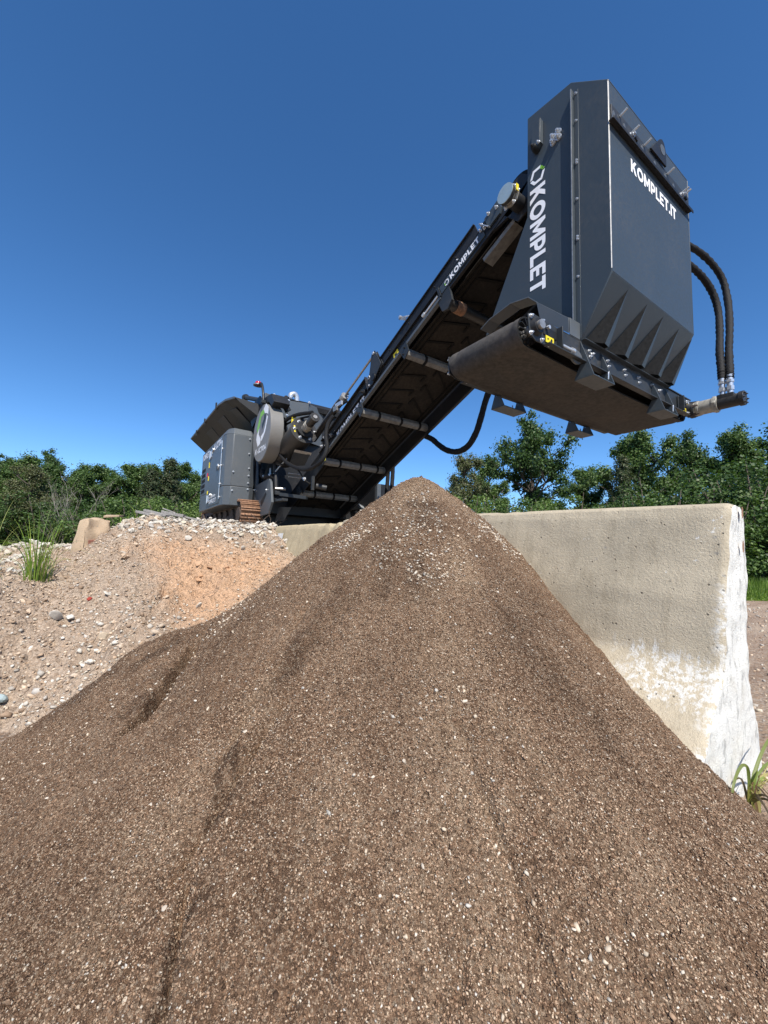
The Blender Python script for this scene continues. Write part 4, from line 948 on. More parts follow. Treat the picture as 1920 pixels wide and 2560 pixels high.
def pile_z(x, y, fine=True):
    dx = x - AP[0]; dy = y - AP[1]; r = np.hypot(dx, dy); az = np.arctan2(dy, dx)
    k = .85 + .12 * np.exp(-((az + R(62)) / .55) ** 2)
    z = AP[2] - k * (np.sqrt(r * r + .07 ** 2) - .07) + .05 * r * r
    for cx, cy, h in COR: z = z + h * np.exp(-((x - cx) ** 2 + (y - cy) ** 2) / (2 * .16 ** 2))
    for (ax, ay), (bx, by), d, w, one in GULLY:
        vx, vy = bx - ax, by - ay; L2 = vx * vx + vy * vy
        t = np.clip(((x - ax) * vx + (y - ay) * vy) / L2, -.3, 1.3)
        px = x - ax - vx * t; py = y - ay - vy * t; sgn = (px * vy - py * vx) / math.sqrt(L2)
        dist = np.hypot(px, py) + .25 * w * vnoise(x * 40, y * 40, 5)
        g = np.exp(-(dist / w) ** 2); lip = sstep(-.35 * w, .1 * w, sgn)            # steep on one side only
        z = z - d * g * (.25 + .75 * lip)
    if fine:
        az2 = np.arctan2(dx, -dy)
        z = z + .016 * fbm(az2 * 5, r * 1.6, 3, 3) * np.clip(r * 2, 0, 1) + .020 * fbm(x * 5, y * 5, 9, 3) * np.clip(r * 2.5, .1, 1) + .011 * fbm(x * 30, y * 30, 21, 4, .65) + .005 * vnoise(x * 120, y * 120, 40)
    return z
CXS = [-5, -2, -1.1, -.6, -.36, -.1, .1, .3, .6, 1.0, 1.7]; CZS = [-.6, -.4, -.16, -.10, -.12, .04, .19, .24, .225, .215, .215]
CRACK = [((.05, 4.05), (.10, 3.75)), ((.36, 4.0), (.55, 3.85)), ((.38, 3.62), (.52, 3.55)), ((.32, 3.28), (.30, 3.05)), ((.30, 3.05), (.20, 2.98)), ((.2, 3.9), (.35, 3.95)), ((.55, 3.45), (.66, 3.3)), ((.02, 3.7), (.12, 3.6))]
def bank_z(x, y, fine=True):
    crest = np.interp(x, CXS, CZS)
    t = 5.0 - y; fall = .38 * (np.sqrt(np.maximum(t, 0) ** 2 + .09) - .3) * (t > 0)
    z = crest - fall
    z = z + .30 * np.exp(-(((x + .75) / .5) ** 2 + ((y - 3.35) / .5) ** 2) / 1.4) + .05 * np.exp(-(((x + .32) / .34) ** 2 + ((y - 4.2) / .36) ** 2) / 1.4)
    z = z - .10 * np.exp(-(((x + .8) / .35) ** 2 + ((y - 4.35) / .3) ** 2))
    z = z - .05 * np.exp(-(((x - .45) / .3) ** 2 + ((y - 3.3) / .4) ** 2)) + .05 * np.exp(-(((x - .1) / .25) ** 2 + ((y - 4.1) / .3) ** 2))
    # behind the barriers: the pad the machine stands on, falling to the yard
    pad = GROUND_Z + (.215 - GROUND_Z) * sstep(1.9, 3.9, y) * (1 - sstep(4.2, 6.2, x))
    w = sstep(1.58, 1.75, x)
    z = z * (1 - w) + pad * w
    z = z + (GROUND_Z - .1 - z) * sstep(10.5, 12, y) + (GROUND_Z - .1 - z) * sstep(-3.2, -4.8, -(-x)) if False else z
    z = z - 1.2 * sstep(10.0, 12.0, y) - 1.2 * sstep(3.6, 5.0, -x)
    z = np.maximum(z, GROUND_Z - .02)
    if fine:
        m = sstep(5.4, 4.9, y) * (1 - w)
        z = z + m * (.07 * fbm(x * 1.7, y * 1.7, 51, 4) + .045 * fbm(x * 7, y * 7, 52, 4, .6) + .032 * fbm(x * 24, y * 24, 53, 3, .65)) + .01 * fbm(x * 9, y * 9, 54, 3)
        for (ax, ay), (bx, by) in CRACK:
            vx, vy = bx - ax, by - ay; L2 = vx * vx + vy * vy
            t = np.clip(((x - ax) * vx + (y - ay) * vy) / L2, 0, 1)
            px = x - ax - vx * t; py = y - ay - vy * t
            d = np.hypot(px, py) + .05 * vnoise(x * 16, y * 16, 60) + .02 * vnoise(x * 50, y * 50, 61)
            z = z - .085 * np.exp(-(d / .028) ** 2) + .024 * np.exp(-((d - .06) / .04) ** 2)
    return z

def grid_mesh(name, xs, ys, zf, mat, keep=None):
    X, Y = np.meshgrid(xs, ys); Z = zf(X, Y)
    nx, ny = len(xs), len(ys); idx = np.arange(nx * ny).reshape(ny, nx)
    F = np.stack([idx[:-1, :-1], idx[:-1, 1:], idx[1:, 1:], idx[1:, :-1]], -1).reshape(-1, 4)
    if keep is not None:
        k = keep(X, Y, Z); kf = (k[:-1, :-1] & k[:-1, 1:] & k[1:, 1:] & k[1:, :-1]).ravel(); F = F[kf]
        used = np.unique(F); remap = np.full(nx * ny, -1); remap[used] = np.arange(len(used)); F = remap[F]
    else: used = np.arange(nx * ny)
    V = np.stack([X.ravel()[used], Y.ravel()[used], Z.ravel()[used]], -1)
    return raw_mesh(name, V, F, [mat], True), V

# unit stones
def ico(sub):
    bm = bmesh.new(); bmesh.ops.create_icosphere(bm, subdivisions=sub, radius=1)
    V = np.array([v.co[:] for v in bm.verts]); F = np.array([[v.index for v in f.verts] for f in bm.faces]); bm.free(); return V, F
OCT = (np.array([(1, 0, 0), (-1, 0, 0), (0, 1, 0), (0, -1, 0), (0, 0, 1), (0, 0, -1)], float), np.array([(0, 2, 4), (2, 1, 4), (1, 3, 4), (3, 0, 4), (2, 0, 5), (1, 2, 5), (3, 1, 5), (0, 3, 5)]))
ICO1 = ico(1); ICO2 = ico(2)
def cut_shapes(k, planes=9):
    out = []
    for _ in range(k):
        V = ICO2[0].copy()
        for _ in range(planes):
            n_ = rng.normal(size=3); n_ /= np.linalg.norm(n_); d_ = rng.uniform(.42, .80); V -= np.maximum(V @ n_ - d_, 0)[:, None] * n_
        out.append((V / np.abs(V).max(), ICO2[1]))
    return out
CUT = cut_shapes(14)
def stones_mesh(name, P, S, Cc, shape=ICO1, mat=None, flat=.62, sink=.25, rough=.28, smooth=False):
    if isinstance(shape, list): return cut_stones(name, P, S, Cc, shape, mat, flat, sink)
    n = len(P); U, F = shape; k = len(U)
    q = rng.normal(size=(n, 4)); q /= np.linalg.norm(q, axis=1, keepdims=True)
    w, x, y, z = q.T
    Rm = np.stack([1 - 2 * (y * y + z * z), 2 * (x * y - z * w), 2 * (x * z + y * w), 2 * (x * y + z * w), 1 - 2 * (x * x + z * z), 2 * (y * z - x * w), 2 * (x * z - y * w), 2 * (y * z + x * w), 1 - 2 * (x * x + y * y)], -1).reshape(n, 3, 3)
    sc3 = np.stack([np.ones(n), rng.uniform(.6, .95, n), rng.uniform(flat - .2, flat + .15, n)], -1)
    loc = U[None] * (1 + rng.uniform(-rough, rough, (n, k, 1)))
    V = np.einsum('nij,nkj->nki', Rm, loc * sc3[:, None]) * S[:, None, None]
    V[..., 2] *= .85
    V = V + P[:, None]; V[..., 2] += (S * (.7 - sink * 2))[:, None]
    Fa = (F[None] + (np.arange(n) * k)[:, None, None]).reshape(-1, 3)
    me = raw_mesh(name, V.reshape(-1, 3), Fa, [mat or M['stone']], smooth)
    vcol(me, 'tint', np.repeat(Cc, k, 0)); return me
def cut_stones(name, P, S, Cc, shapes, mat, flat, sink):
    VV = []; FF = []; CC = []; o_ = 0; which = rng.integers(0, len(shapes), len(P))
    for w_, (U, F) in enumerate(shapes):
        ix = np.nonzero(which == w_)[0]; n = len(ix)
        if not n: continue
        k = len(U); a = rng.uniform(0, 6.283, n); tl = rng.normal(0, .35, (n, 2)); sc3 = np.stack([np.ones(n), rng.uniform(.6, .95, n), rng.uniform(flat - .2, flat + .12, n)], -1)
        L = U[None] * sc3[:, None]; ca, sa = np.cos(a)[:, None], np.sin(a)[:, None]
        X = L[..., 0] * ca - L[..., 1] * sa; Y = L[..., 0] * sa + L[..., 1] * ca; Z = L[..., 2] + X * tl[:, :1] + Y * tl[:, 1:]
        V = np.stack([X, Y, Z], -1) * S[ix][:, None, None] + P[ix][:, None]; V[..., 2] += (S[ix] * (flat * .8 - sink * 2))[:, None]
        VV.append(V.reshape(-1, 3)); FF.append((F[None] + (np.arange(n) * k)[:, None, None]).reshape(-1, 3) + o_); CC.append(np.repeat(Cc[ix], k, 0)); o_ += n * k
    me = raw_mesh(name, np.concatenate(VV), np.concatenate(FF), [mat or M['stone']], True); me.set_sharp_from_angle(angle=R(22)); vcol(me, 'tint', np.concatenate(CC)); return me
def pick(cols, n, var=.15):
    c = np.array(cols)[rng.integers(0, len(cols), n)]; return np.clip(c * (1 + rng.uniform(-var, var, (n, 1))), 0, 1)

# ------------------------------------------------------------------ ground, bank, pile
gx = np.concatenate([-np.geomspace(700, 6, 30), np.linspace(-5, 12, 150), np.geomspace(13, 700, 30)]); gy = np.concatenate([-np.geomspace(300, 4, 20), np.linspace(-3, 14, 150), np.geomspace(15, 900, 34)])
def ground_z(x, y): return GROUND_Z + .03 * fbm(x * .6, y * .6, 77, 3) * np.exp(-((x - 4) ** 2 + y ** 2) / 900) + .05 * sstep(2.0, 6.5, x) * np.exp(-(y / 8) ** 2) + .145 * np.exp(-(((x - 1.95) / .42) ** 2 + ((y - .45) / .30) ** 2))
me, _ = grid_mesh('ground', gx, gy, ground_z, M['ground'])
tag(link('ground', me), kind='structure')
bx = np.arange(-5.2, 6.6, .024); by = np.arange(1.2, 12.2, .024)
me, V = grid_mesh('gravel_bank', bx, by, bank_z, M['bank'], lambda X, Y, Z: (Z > GROUND_Z - .015) | (X < 1.6))
cl = np.exp(-(((V[:, 0] - .55) / .32) ** 2 + ((V[:, 1] - 3.15) / .72) ** 2)) + .9 * np.exp(-(((V[:, 0] - 1.05) / .52) ** 2 + ((V[:, 1] - 3.7) / .58) ** 2)) + .55 * np.exp(-(((V[:, 0] - .25) / .3) ** 2 + ((V[:, 1] - 4.0) / .35) ** 2))
cl = np.clip(cl * (V[:, 1] < 4.7), 0, 1)
vcol(me, 'clay', np.stack([cl, cl, cl], -1))
tag(link('gravel_bank', me), kind='structure')

px_ = np.arange(-1.0, 2.6, .0062); py_ = np.arange(-.75, 3.3, .0062)
def pile_keep(X, Y, Z): return (Z > GROUND_Z - .04) & ((X < 1.80) | ((Y < .50)))
me, V = grid_mesh('soil_pile', px_, py_, pile_z, M['soil'], pile_keep)
uv = me.uv_layers.new(name='UVMap')
li = np.empty(len(me.loops), np.int32); me.loops.foreach_get('vertex_index', li)
dx = V[:, 0] - AP[0]; dy = V[:, 1] - AP[1]
UVc = np.stack([np.arctan2(dx, -dy), np.hypot(dx, dy)], -1)[li]
uv.data.foreach_set('uv', UVc.astype(np.float32).ravel())
DAMP = [(1.09, 1.31, .05, .045, .9), (1.03, 1.22, .05, .05, .6), (.84, 1.06, .12, .06, .5), (.78, 1.16, .12, .04, .55), (.60, 1.18, .10, .05, .5), (.47, 1.11, .07, .03, .7), (.17, 1.79, .07, .06, 1.), (-.05, 1.95, .10, .10, .7), (.20, .905, .03, .016, .9), (.26, .945, .03, .014, .8), (.125, .74, .012, .05, .9), (1.02, .74, .08, .14, .55), (1.05, .62, .06, .12, .5), (.13, 1.47, .035, .045, .9), (.20, 1.56, .04, .04, .5), (.62, .81, .12, .10, .35), (.28, .72, .07, .10, .3), (-.1, 1.0, .14, .14, .4), (.33, 1.45, .10, .12, .4), (1.2, .85, .10, .16, .4)]
DRY = [(.70, .72, .34, .11, .55), (.52, .52, .30, .09, .5), (.88, .80, .20, .06, .4), (.99, 1.02, .06, .09, .9), (1.09, 1.10, .06, .06, .7), (.89, .97, .05, .06, .5), (1.12, 1.46, .13, .10, .6), (1.28, 1.38, .10, .16, .6), (.66, .59, .05, .16, .7), (.08, .93, .09, .09, .6), (.51, .5, .10, .10, .5), (.84, .37, .08, .14, .55), (.19, 1.0, .05, .06, .6), (.34, 1.07, .07, .06, .5), (.63, .36, .08, .12, .5), (.38, .75, .05, .10, .5), (.83, .57, .06, .12, .5), (.76, .85, .05, .14, .4)]
def patches(L, x, y, seed):
    wx = x + .09 * fbm(x * 6, y * 6, seed, 4, .6); wy = y + .09 * fbm(x * 6, y * 6, seed + 5, 4, .6); v = 0 * x
    for cx, cy, sx, sy, a in L:                                                  # patches stretch down the fall line
        sx *= 1.3; sy *= 1.3; ux, uy = cx - AP[0], cy - AP[1]; l = math.hypot(ux, uy); ux /= l; uy /= l; ss = max(sx, sy); st = min(sx, sy)
        p = (wx - cx) * ux + (wy - cy) * uy; q = -(wx - cx) * uy + (wy - cy) * ux
        v = np.maximum(v, a * np.exp(-(p / ss) ** 2 - (q / st) ** 2))
    return np.clip(v, 0, 1)
dmp = patches(DAMP, V[:, 0], V[:, 1], 31); dry = patches(DRY, V[:, 0], V[:, 1], 37)
vcol(me, 'moisture', np.stack([dmp, dry, 0 * dry], -1))
pile = link('soil_pile', me); tag(pile, 'tall conical pile of brown screened soil and fine gravel against the concrete wall', 'soil pile')

LIGHT = [(.52, .42, .31), (.58, .50, .40), (.42, .36, .29), (.50, .42, .32), (.45, .42, .37), (.62, .55, .45)]
BROWN = [(.17, .100, .060), (.27, .172, .108), (.36, .252, .170), (.085, .049, .029), (.30, .20, .13), (.44, .335, .235), (.11, .065, .039)]
def pile_points(n, near):
    if near:   # denser where the slope runs towards the path in front
        x = rng.uniform(-.6, 1.75, n * 2); y = rng.uniform(-.1, 1.9, n * 2)
    else:
        a = rng.uniform(0, 2 * np.pi, n * 2); r = 1.9 * np.sqrt(rng.uniform(0, 1, n * 2)); x = AP[0] + r * np.cos(a); y = AP[1] + r * np.sin(a)
    z = pile_z(x, y); ok = (z > GROUND_Z) & (x < 1.66 - .25 * sstep(.3, -.4, z)) ; i = np.nonzero(ok)[0][:n]
    return np.stack([x, y, z], -1)[i]
def pile_layer(name, P, smin, smax, light, shape, pw=2.5):   # angular, half sunk
    n = len(P); S = smin + (smax - smin) * rng.uniform(0, 1, n) ** pw
    isl = rng.uniform(0, 1, n) < light
    Cc = np.where(isl[:, None], pick(LIGHT, n, .2), pick(BROWN, n, .2))
    dm_ = patches(DAMP, P[:, 0], P[:, 1], 31)[:, None]; Cc = Cc * (1 - (.72 if light < .2 else .4) * dm_)
    if light < .2: dr2 = patches(DRY, P[:, 0], P[:, 1], 37)[:, None]; Cc = Cc * (1 + .30 * dr2)
    o = link(name, stones_mesh(name, P, S, Cc, shape, None, .6, .18, .42), pile); o['kind'] = 'stuff'; return o
def near_points(n):                                                               # the foot of the slope, where single grains can be seen
    x = rng.uniform(-.35, 1.25, n); y = rng.uniform(.05, 1.15, n); z = pile_z(x, y); ok = z > GROUND_Z
    return np.stack([x, y, z], -1)[ok]
pile_layer('soil_grains', np.concatenate([pile_points(90000, True), pile_points(45000, False), near_points(170000)]), .0011, .0033, .05, OCT, 1.6)
P = pile_points(9000, False); P2 = pile_points(5000, True); P = np.concatenate([P, P2])
d = fbm(P[:, 0] * 4.5, P[:, 1] * 4.5, 88, 3); P = P[rng.uniform(0, 1, len(P)) < sstep(-.25, .45, d) + .15]
P = P[rng.uniform(0, 1, len(P)) < .8]; pile_layer('pebbles', P, .0018, .0056, .42, ICO1, 2.6)
# pale chips that rolled together on the upper slope
Q = []
for cx, cy, n, sx in ((.98, 1.16, 170, .10), (1.02, 1.24, 90, .05), (.84, 1.22, 100, .06), (1.38, 1.2, 260, .07), (1.06, 1.36, 120, .06), (.80, 1.42, 160, .05), (.29, 1.58, 40, .06), (.38, 1.68, 40, .06), (.20, 1.50, 20, .04), (.9, 1.05, 120, .05), (.66, .37, 22, .035), (.7, .72, 26, .06)):
    x = rng.normal(cx, sx, n); y = rng.normal(cy, sx * .7, n); Q.append(np.stack([x, y, pile_z(x, y)], -1))
pile_layer('pale_chips', np.concatenate(Q), .0028, .0075, .95, ICO1, 2.)
pile_layer('larger_pebbles', pile_points(110, False), .0045, .0095, .8, CUT, 1.8)

# rubble on the bank
WHT = [(.55, .51, .44), (.48, .44, .38), (.62, .58, .51), (.43, .40, .36), (.52, .46, .36), (.38, .34, .29)]
TAN = [(.44, .32, .22), (.52, .40, .29), (.37, .27, .185), (.48, .39, .30), (.30, .215, .15), (.54, .43, .32)]
n = 4200; x = rng.uniform(-1.6, 1.62, n); y = 4.95 + rng.normal(0, .33, n) - .1 * (x > .9)
y = np.where(x < -.3, rng.uniform(3.9, 5.4, n), y)
ok = (bank_z(x, y, False) > -.75) & ~((x > -.48) & (x < .0) & (y < 4.78)) & ~((x > .12) & (x < .68) & (y > 4.75) & (y < 5.2) & (rng.uniform(0, 1, n) < .75))
P = np.stack([x, y, bank_z(x, y)], -1)[ok]
S = .010 + .031 * rng.uniform(0, 1, len(P)) ** 2.4
o = link('limestone_rubble', stones_mesh('limestone_rubble', P, S, pick(WHT, len(P)), CUT, None, .66, .16)); tag(o, kind='stuff')
n = 1500; x = rng.uniform(-1.5, 5.5, n); y = rng.uniform(5.2, 9.5, n); P = np.stack([x, y, bank_z(x, y)], -1); P = P[P[:, 2] > -.4]
o = link('pad_rubble', stones_mesh('pad_rubble', P, .012 + .03 * rng.uniform(0, 1, len(P)) ** 2, pick(WHT, len(P)), CUT)); tag(o, kind='stuff')
n = 30000; x = rng.uniform(-1.6, 1.6, n); y = rng.uniform(2.0, 4.9, n); z = bank_z(x, y)
cl = np.exp(-(((x - .55) / .32) ** 2 + ((y - 3.15) / .72) ** 2)) + .9 * np.exp(-(((x - 1.05) / .52) ** 2 + ((y - 3.7) / .58) ** 2))
ok = (rng.uniform(0, 1, n) > cl * .85) & (z > GROUND_Z + .02)
low = sstep(3.35, 2.7, y)
S = (.0042 + .008 * rng.uniform(0, 1, n) ** 3) * (1 + 1.3 * low * rng.uniform(0, 1, n) ** 3)
Cc = np.where((rng.uniform(0, 1, n) < .15 + .3 * low)[:, None], pick(WHT, n), pick(TAN, n))
o = link('bank_gravel', stones_mesh('bank_gravel', np.stack([x, y, z], -1)[ok], S[ok], Cc[ok], ICO1, None, .6, .25, .42)); tag(o, kind='stuff')
n = 900; x = rng.uniform(-1.1, 1.5, n); y = rng.uniform(2.9, 4.75, n); dn = fbm(x * 3, y * 3, 93, 3); ok = dn + rng.uniform(-.3, .3, n) > .05
P = np.stack([x, y, bank_z(x, y)], -1)[ok]; cl = np.exp(-(((P[:, 0] - .7) / .45) ** 2 + ((P[:, 1] - 3.4) / .7) ** 2))[:, None]
o = link('earth_clods', stones_mesh('earth_clods', P, .010 + .026 * rng.uniform(0, 1, len(P)) ** 2.2, pick(TAN, len(P)) * (1 - cl) + pick([(.52, .32, .19), (.46, .28, .17)], len(P)) * cl, CUT, M['clod'], .6, .22)); tag(o, kind='stuff')
n = 5200; x = 1.9 + 9 * rng.uniform(0, 1, n) ** 1.3; y = rng.uniform(-1.2, 4.5, n); z = ground_z(x, y); ok = bank_z(x, y, False) < GROUND_Z + .05
S = .007 + .022 * rng.uniform(0, 1, n) ** 3
o = link('yard_gravel', stones_mesh('yard_gravel', np.stack([x, y, z], -1)[ok], S[ok], np.where((rng.uniform(0, 1, n) < .5)[:, None], pick(WHT, n), pick(TAN, n))[ok], ICO1)); tag(o, kind='stuff')

def rock(x, y, s, c, label, zf=bank_z, flat=.7):
    z = float(zf(np.array([x]), np.array([y]))[0])
    me = stones_mesh('rock', np.array([[0., 0, 0]]), np.array([s]), np.array([c]), CUT, None, flat, .12); o = link('rock', me, None, (x, y, z)); return tag(o, label, 'rock', 'rocks lying on the gravel bank')
rock(-.27, 3.12, .040, (.50, .46, .40), 'pale angular rock with a shadowed notch low on the left bank')
rock(-.20, 3.14, .036, (.56, .52, .46), 'pale rock touching the notched rock on its right')
rock(-.42, 2.75, .040, (.34, .42, .42), 'blue grey flat rock near the left edge of the bank', flat=.5)
rock(-.02, 2.85, .036, (.52, .43, .32), 'broad tan rock just above the edge of the brown pile')
rock(-.02, 3.25, .03, (.60, .56, .48), 'small white oval rock left of the dark crack')
rock(-.12, 3.28, .02, (.30, .05, .035), 'small red brick chip among the tan gravel')
rock(.50, 2.98, .028, (.58, .55, .48), 'white rock on the orange clay near the brown pile')
rock(.55, 4.15, .042, (.50, .46, .40), 'whitish rock under the rubble crest above a dark hollow')

# ------------------------------------------------------------------ concrete barriers
from mathutils import noise as mnoise
PF = [(.004, .03), (-.010, -.004), (-.045, -.018), (-.20, -.050), (-.33, -.085), (-.54, -.112), (-.585, -.150), (-.715, -.30), (-.765, -.362), (-.83, -.366), (-1.15, -.366)]   # level, front face
PBK = [(.004, .150), (-.012, .185), (-.045, .202), (-.20, .205), (-.45, .20), (-.62, .19), (-.68, .215), (-.80, .31), (-.84, .335), (-1.15, .34)]                           # level, back face
def barrier(name, loc, direction, L, label, m_face, m_end, rough_far=0.):
    zl = np.unique(np.concatenate([np.linspace(.004, -1.15, 60), [-.010, -.045, -.585, -.765]]))[::-1]
    xf = np.interp(-zl, [-a for a, _ in PF], [b_ for _, b_ in PF]); xb = np.interp(-zl, [-a for a, _ in PBK], [b_ for _, b_ in PBK])
    nz_ = len(zl); P = [(xf[i], zl[i]) for i in range(nz_)] + [(xb[i], zl[i]) for i in range(nz_ - 1, -1, -1)]; n = len(P)
    ys = np.concatenate([[0, .004, .012, .022], np.arange(.04, L - .03, .025), [L - .022, L - .012, L - .004, L]]); V = []
    for yv in ys:
        e = min(yv, L - yv); inset = max(0., .014 - e) * .8
        for i, (x, z) in enumerate(P):
            q = Vector((x, yv, z)); sg = -1 if i < nz_ else 1
            d = mnoise.fractal(q * 16, 1., 2., 4) * .0035 + mnoise.noise(q * 3.1) * .003
            chip = max(0., mnoise.noise(Vector((x * 5, yv * 5 + 9, z * 7))) - .18) * .06 * math.exp(-e / .025) + max(0., mnoise.noise(Vector((yv * 7, z * 7, 3.3))) - .25) * .06 * math.exp(-(.004 - z) / .02)
            wob = mnoise.fractal(Vector((x * 10 + 3, z * 10, 4.)), 1., 2., 3) * .006 * math.exp(-e / .02)
            zz = z - chip * (1 if z > -.02 else 0)
            if rough_far and yv < .6 and z > -.3: zz = zz - max(0, mnoise.noise(Vector((x * 9, yv * 9, 2.2))) + .1) * .10 * (.6 - yv) / .6 * rough_far
            V.append((x - sg * (inset + chip + d), yv + wob, zz - inset * .6 * (1 if z > -.02 else 0)))
    F = [(j * n + i, j * n + (i + 1) % n, (j + 1) * n + (i + 1) % n, (j + 1) * n + i) for j in range(len(ys) - 1) for i in range(n)]
    mi = [0] * len(F); nc = 10
    for j, flip in ((0, False), (len(ys) - 1, True)):                            # broken end faces
        rows = []
        for i in range(nz_):
            a, c = Vector(V[j * n + i]), Vector(V[j * n + n - 1 - i]); row = [j * n + i]
            for k in range(1, nc):
                q = a.lerp(c, k / nc); q.y += mnoise.fractal(Vector((q.x * 13, q.z * 9, 7. + j)), 1., 2., 5) * .0065; row.append(len(V)); V.append(tuple(q))
            rows.append(row + [j * n + n - 1 - i])
        for i in range(nz_ - 1):
            for k in range(nc):
                f = (rows[i][k], rows[i][k + 1], rows[i + 1][k + 1], rows[i + 1][k]); F.append(f[::-1] if flip else f); mi.append(1)
    me = raw_mesh(name, np.array(V), F, [m_face, m_end], True, mi); me.set_sharp_from_angle(angle=R(50))
    o = link(name, me); a = Vector(direction).normalized(); e = a.cross(Vector((0, 0, 1))).normalized(); u = e.cross(a)
    mm = Matrix((( e.x, a.x, u.x, loc[0]), (e.y, a.y, u.y, loc[1]), (e.z, a.z, u.z, loc[2]), (0, 0, 0, 1))); o.matrix_world = mm
    return tag(o, label, 'concrete barrier', 'concrete barriers holding back the bank')
bA = barrier('concrete_barrier', (1.737, .478, .194), (-.06, .998, .017), 2.55, 'long grey concrete barrier with a white painted end right of the soil pile', M['concrete'], M['concrete_end'])
bB = barrier('concrete_barrier', (1.64, 3.15, .222), (-.065, .998, .0), 1.46, 'buff concrete barrier left of the soil pile carrying a white paper label', M['concrete_far'], M['concrete_far'], 1.)
b = MB()
for z in (.055, -.065): b.add([bA.matrix_world @ Vector((.095 + .013 * math.cos(R(a)), -.012, z - .08 + .022 * math.sin(R(a)))) for a in range(0, 360, 30)], [tuple(range(12))], M['rust'])
for k_ in range(2):
    c_ = MB(); c_.v = b.v[k_ * 12:k_ * 12 + 12]; c_.f = [tuple(range(12))]; c_.mi = [0]; c_.mats = b.mats
    o = c_.build('rebar_stub', loc=Vector((1.737, .478, .194))); o.parent = bA; o.matrix_parent_inverse = bA.matrix_world.inverted()
b = MB()
for ya, yb in ((4.29, 4.37), (4.38, 4.45)): b.prism([(1.522, ya, .135), (1.522, yb, .135), (1.500, yb, .02), (1.500, ya, .02)], (-.003, 0, 0), M['paper'])
o = b.build('paper_label', loc=Vector((1.51, 4.4, .08))); o.parent = bB; o.matrix_parent_inverse = bB.matrix_world.inverted()

# ------------------------------------------------------------------ things lying on the bank crest
def bz(x, y): return float(bank_z(np.array([x], float), np.array([y], float))[0])
b = MB()                                                                         # broken concrete block on end
o_ = [(-.355, 4.66, -.16), (-.255, 4.62, -.15), (-.07, 4.72, -.06), (-.07, 4.95, -.02), (-.34, 4.95, -.10)]
t_ = [(-.305, 4.70, .17), (-.235, 4.68, .205), (-.075, 4.76, .175), (-.08, 4.95, .19), (-.29, 4.95, .20)]
bmv = bmesh.new(); vs = [bmv.verts.new(p) for p in o_ + t_]
bmv.faces.new(vs[:5][::-1]); bmv.faces.new(vs[5:]); 
for i in range(5): bmv.faces.new((vs[i], vs[(i + 1) % 5], vs[5 + (i + 1) % 5], vs[5 + i]))
bmesh.ops.bevel(bmv, geom=list(bmv.edges), offset=.014, segments=2, affect='EDGES', profile=.6)
bmesh.ops.triangulate(bmv, faces=bmv.faces[:]); bmesh.ops.subdivide_edges(bmv, edges=bmv.edges[:], cuts=3, use_grid_fill=True)
bmesh.ops.subdivide_edges(bmv, edges=[e for e in bmv.edges if e.calc_length() > .03], cuts=1, use_grid_fill=True)
for v in bmv.verts:
    q = v.co.copy(); f_ = 1.0 if q.x > -.25 else .25
    v.co += Vector((mnoise.noise(q * 9), mnoise.noise(q * 9 + Vector((5, 0, 0))), mnoise.noise(q * 9 + Vector((0, 7, 0))))) * (.034 if f_ > .5 else .020) * f_ + Vector((mnoise.noise(q * 27), mnoise.noise(q * 27 + Vector((3, 0, 0))), mnoise.noise(q * 27 + Vector((0, 3, 0))))) * .008 * f_
me = bpy.data.meshes.new('concrete_block'); bmv.to_mesh(me); bmv.free(); me.materials.append(M['concrete_block']); me.shade_smooth(); me.set_sharp_from_angle(angle=R(40))
tag(link('concrete_block', me), 'buff broken concrete block standing on the gravel crest', 'concrete block')
b = MB(); b.hexa([(-.215, 4.60, -.10), (-.085, 4.64, -.07), (-.085, 4.70, -.07), (-.215, 4.68, -.10), (-.222, 4.60, -.01), (-.088, 4.64, .01), (-.088, 4.70, .01), (-.222, 4.68, -.01)], M['brick'])
tag(b.build('brick', bevel=.006, loc=Vector((-.15, 4.65, -.06))), 'dark red brick lying at the foot of the buff concrete block', 'brick')
b = MB(); b.prism([(-.13, 4.86, .215), (.0, 4.90, .235), (.035, 5.02, .24), (-.11, 5.02, .235)], (0, 0, .022), M['concrete_block'])
tag(b.build('stone_slab', bevel=.004, loc=Vector((-.05, 4.95, .23))), 'thin grey slab lying on the crest just right of the concrete block', 'slab')
for p0, p1, w, h, lab in (((.17, 5.05, .285), (.36, 4.86, .235), .085, .025, 'weathered grey board lowest on the left of the board heap'),
                          ((.24, 5.06, .305), (.44, 4.88, .250), .085, .026, 'weathered grey board lying across the middle of the board heap'),
                          ((.40, 5.05, .300), (.61, 4.95, .262), .10, .035, 'thick split grey board at the right end of the board heap'),
                          ((.40, 5.10, .345), (.52, 5.02, .300), .018, .012, 'thin pale stick poking up from the board heap'),
                          ((.55, 5.0, .27), (.78, 4.92, .225), .07, .02, 'pale flat board trailing right from the board heap to the track')):
    p0 = (p0[0], p0[1], p0[2] + .025); p1 = (p1[0], p1[1], p1[2] + .025); b = MB(); b.bar(p0, p1, w, h, M['wood']); o = b.build('stick' if w < .03 else 'board', bevel=.003, loc=(Vector(p0) + Vector(p1)) / 2); tag(o, lab, 'stick' if w < .03 else 'board', 'boards heaped on the crest')
b = MB()
for i in range(16):
    c = Vector((random.uniform(1.30, 1.68), random.uniform(4.82, 5.0), .22)); pts = [c]
    d = Vector((random.uniform(-1, 1), random.uniform(-.3, .3), random.uniform(.2, 1))).normalized()
    for k in range(4):
        c = c + d * .055; d = (d + Vector((random.uniform(-.6, .6), random.uniform(-.3, .3), random.uniform(-.75, .25)))).normalized(); pts.append(c)
    b.tube(pts, .0045, M['wire'], 6, 4)
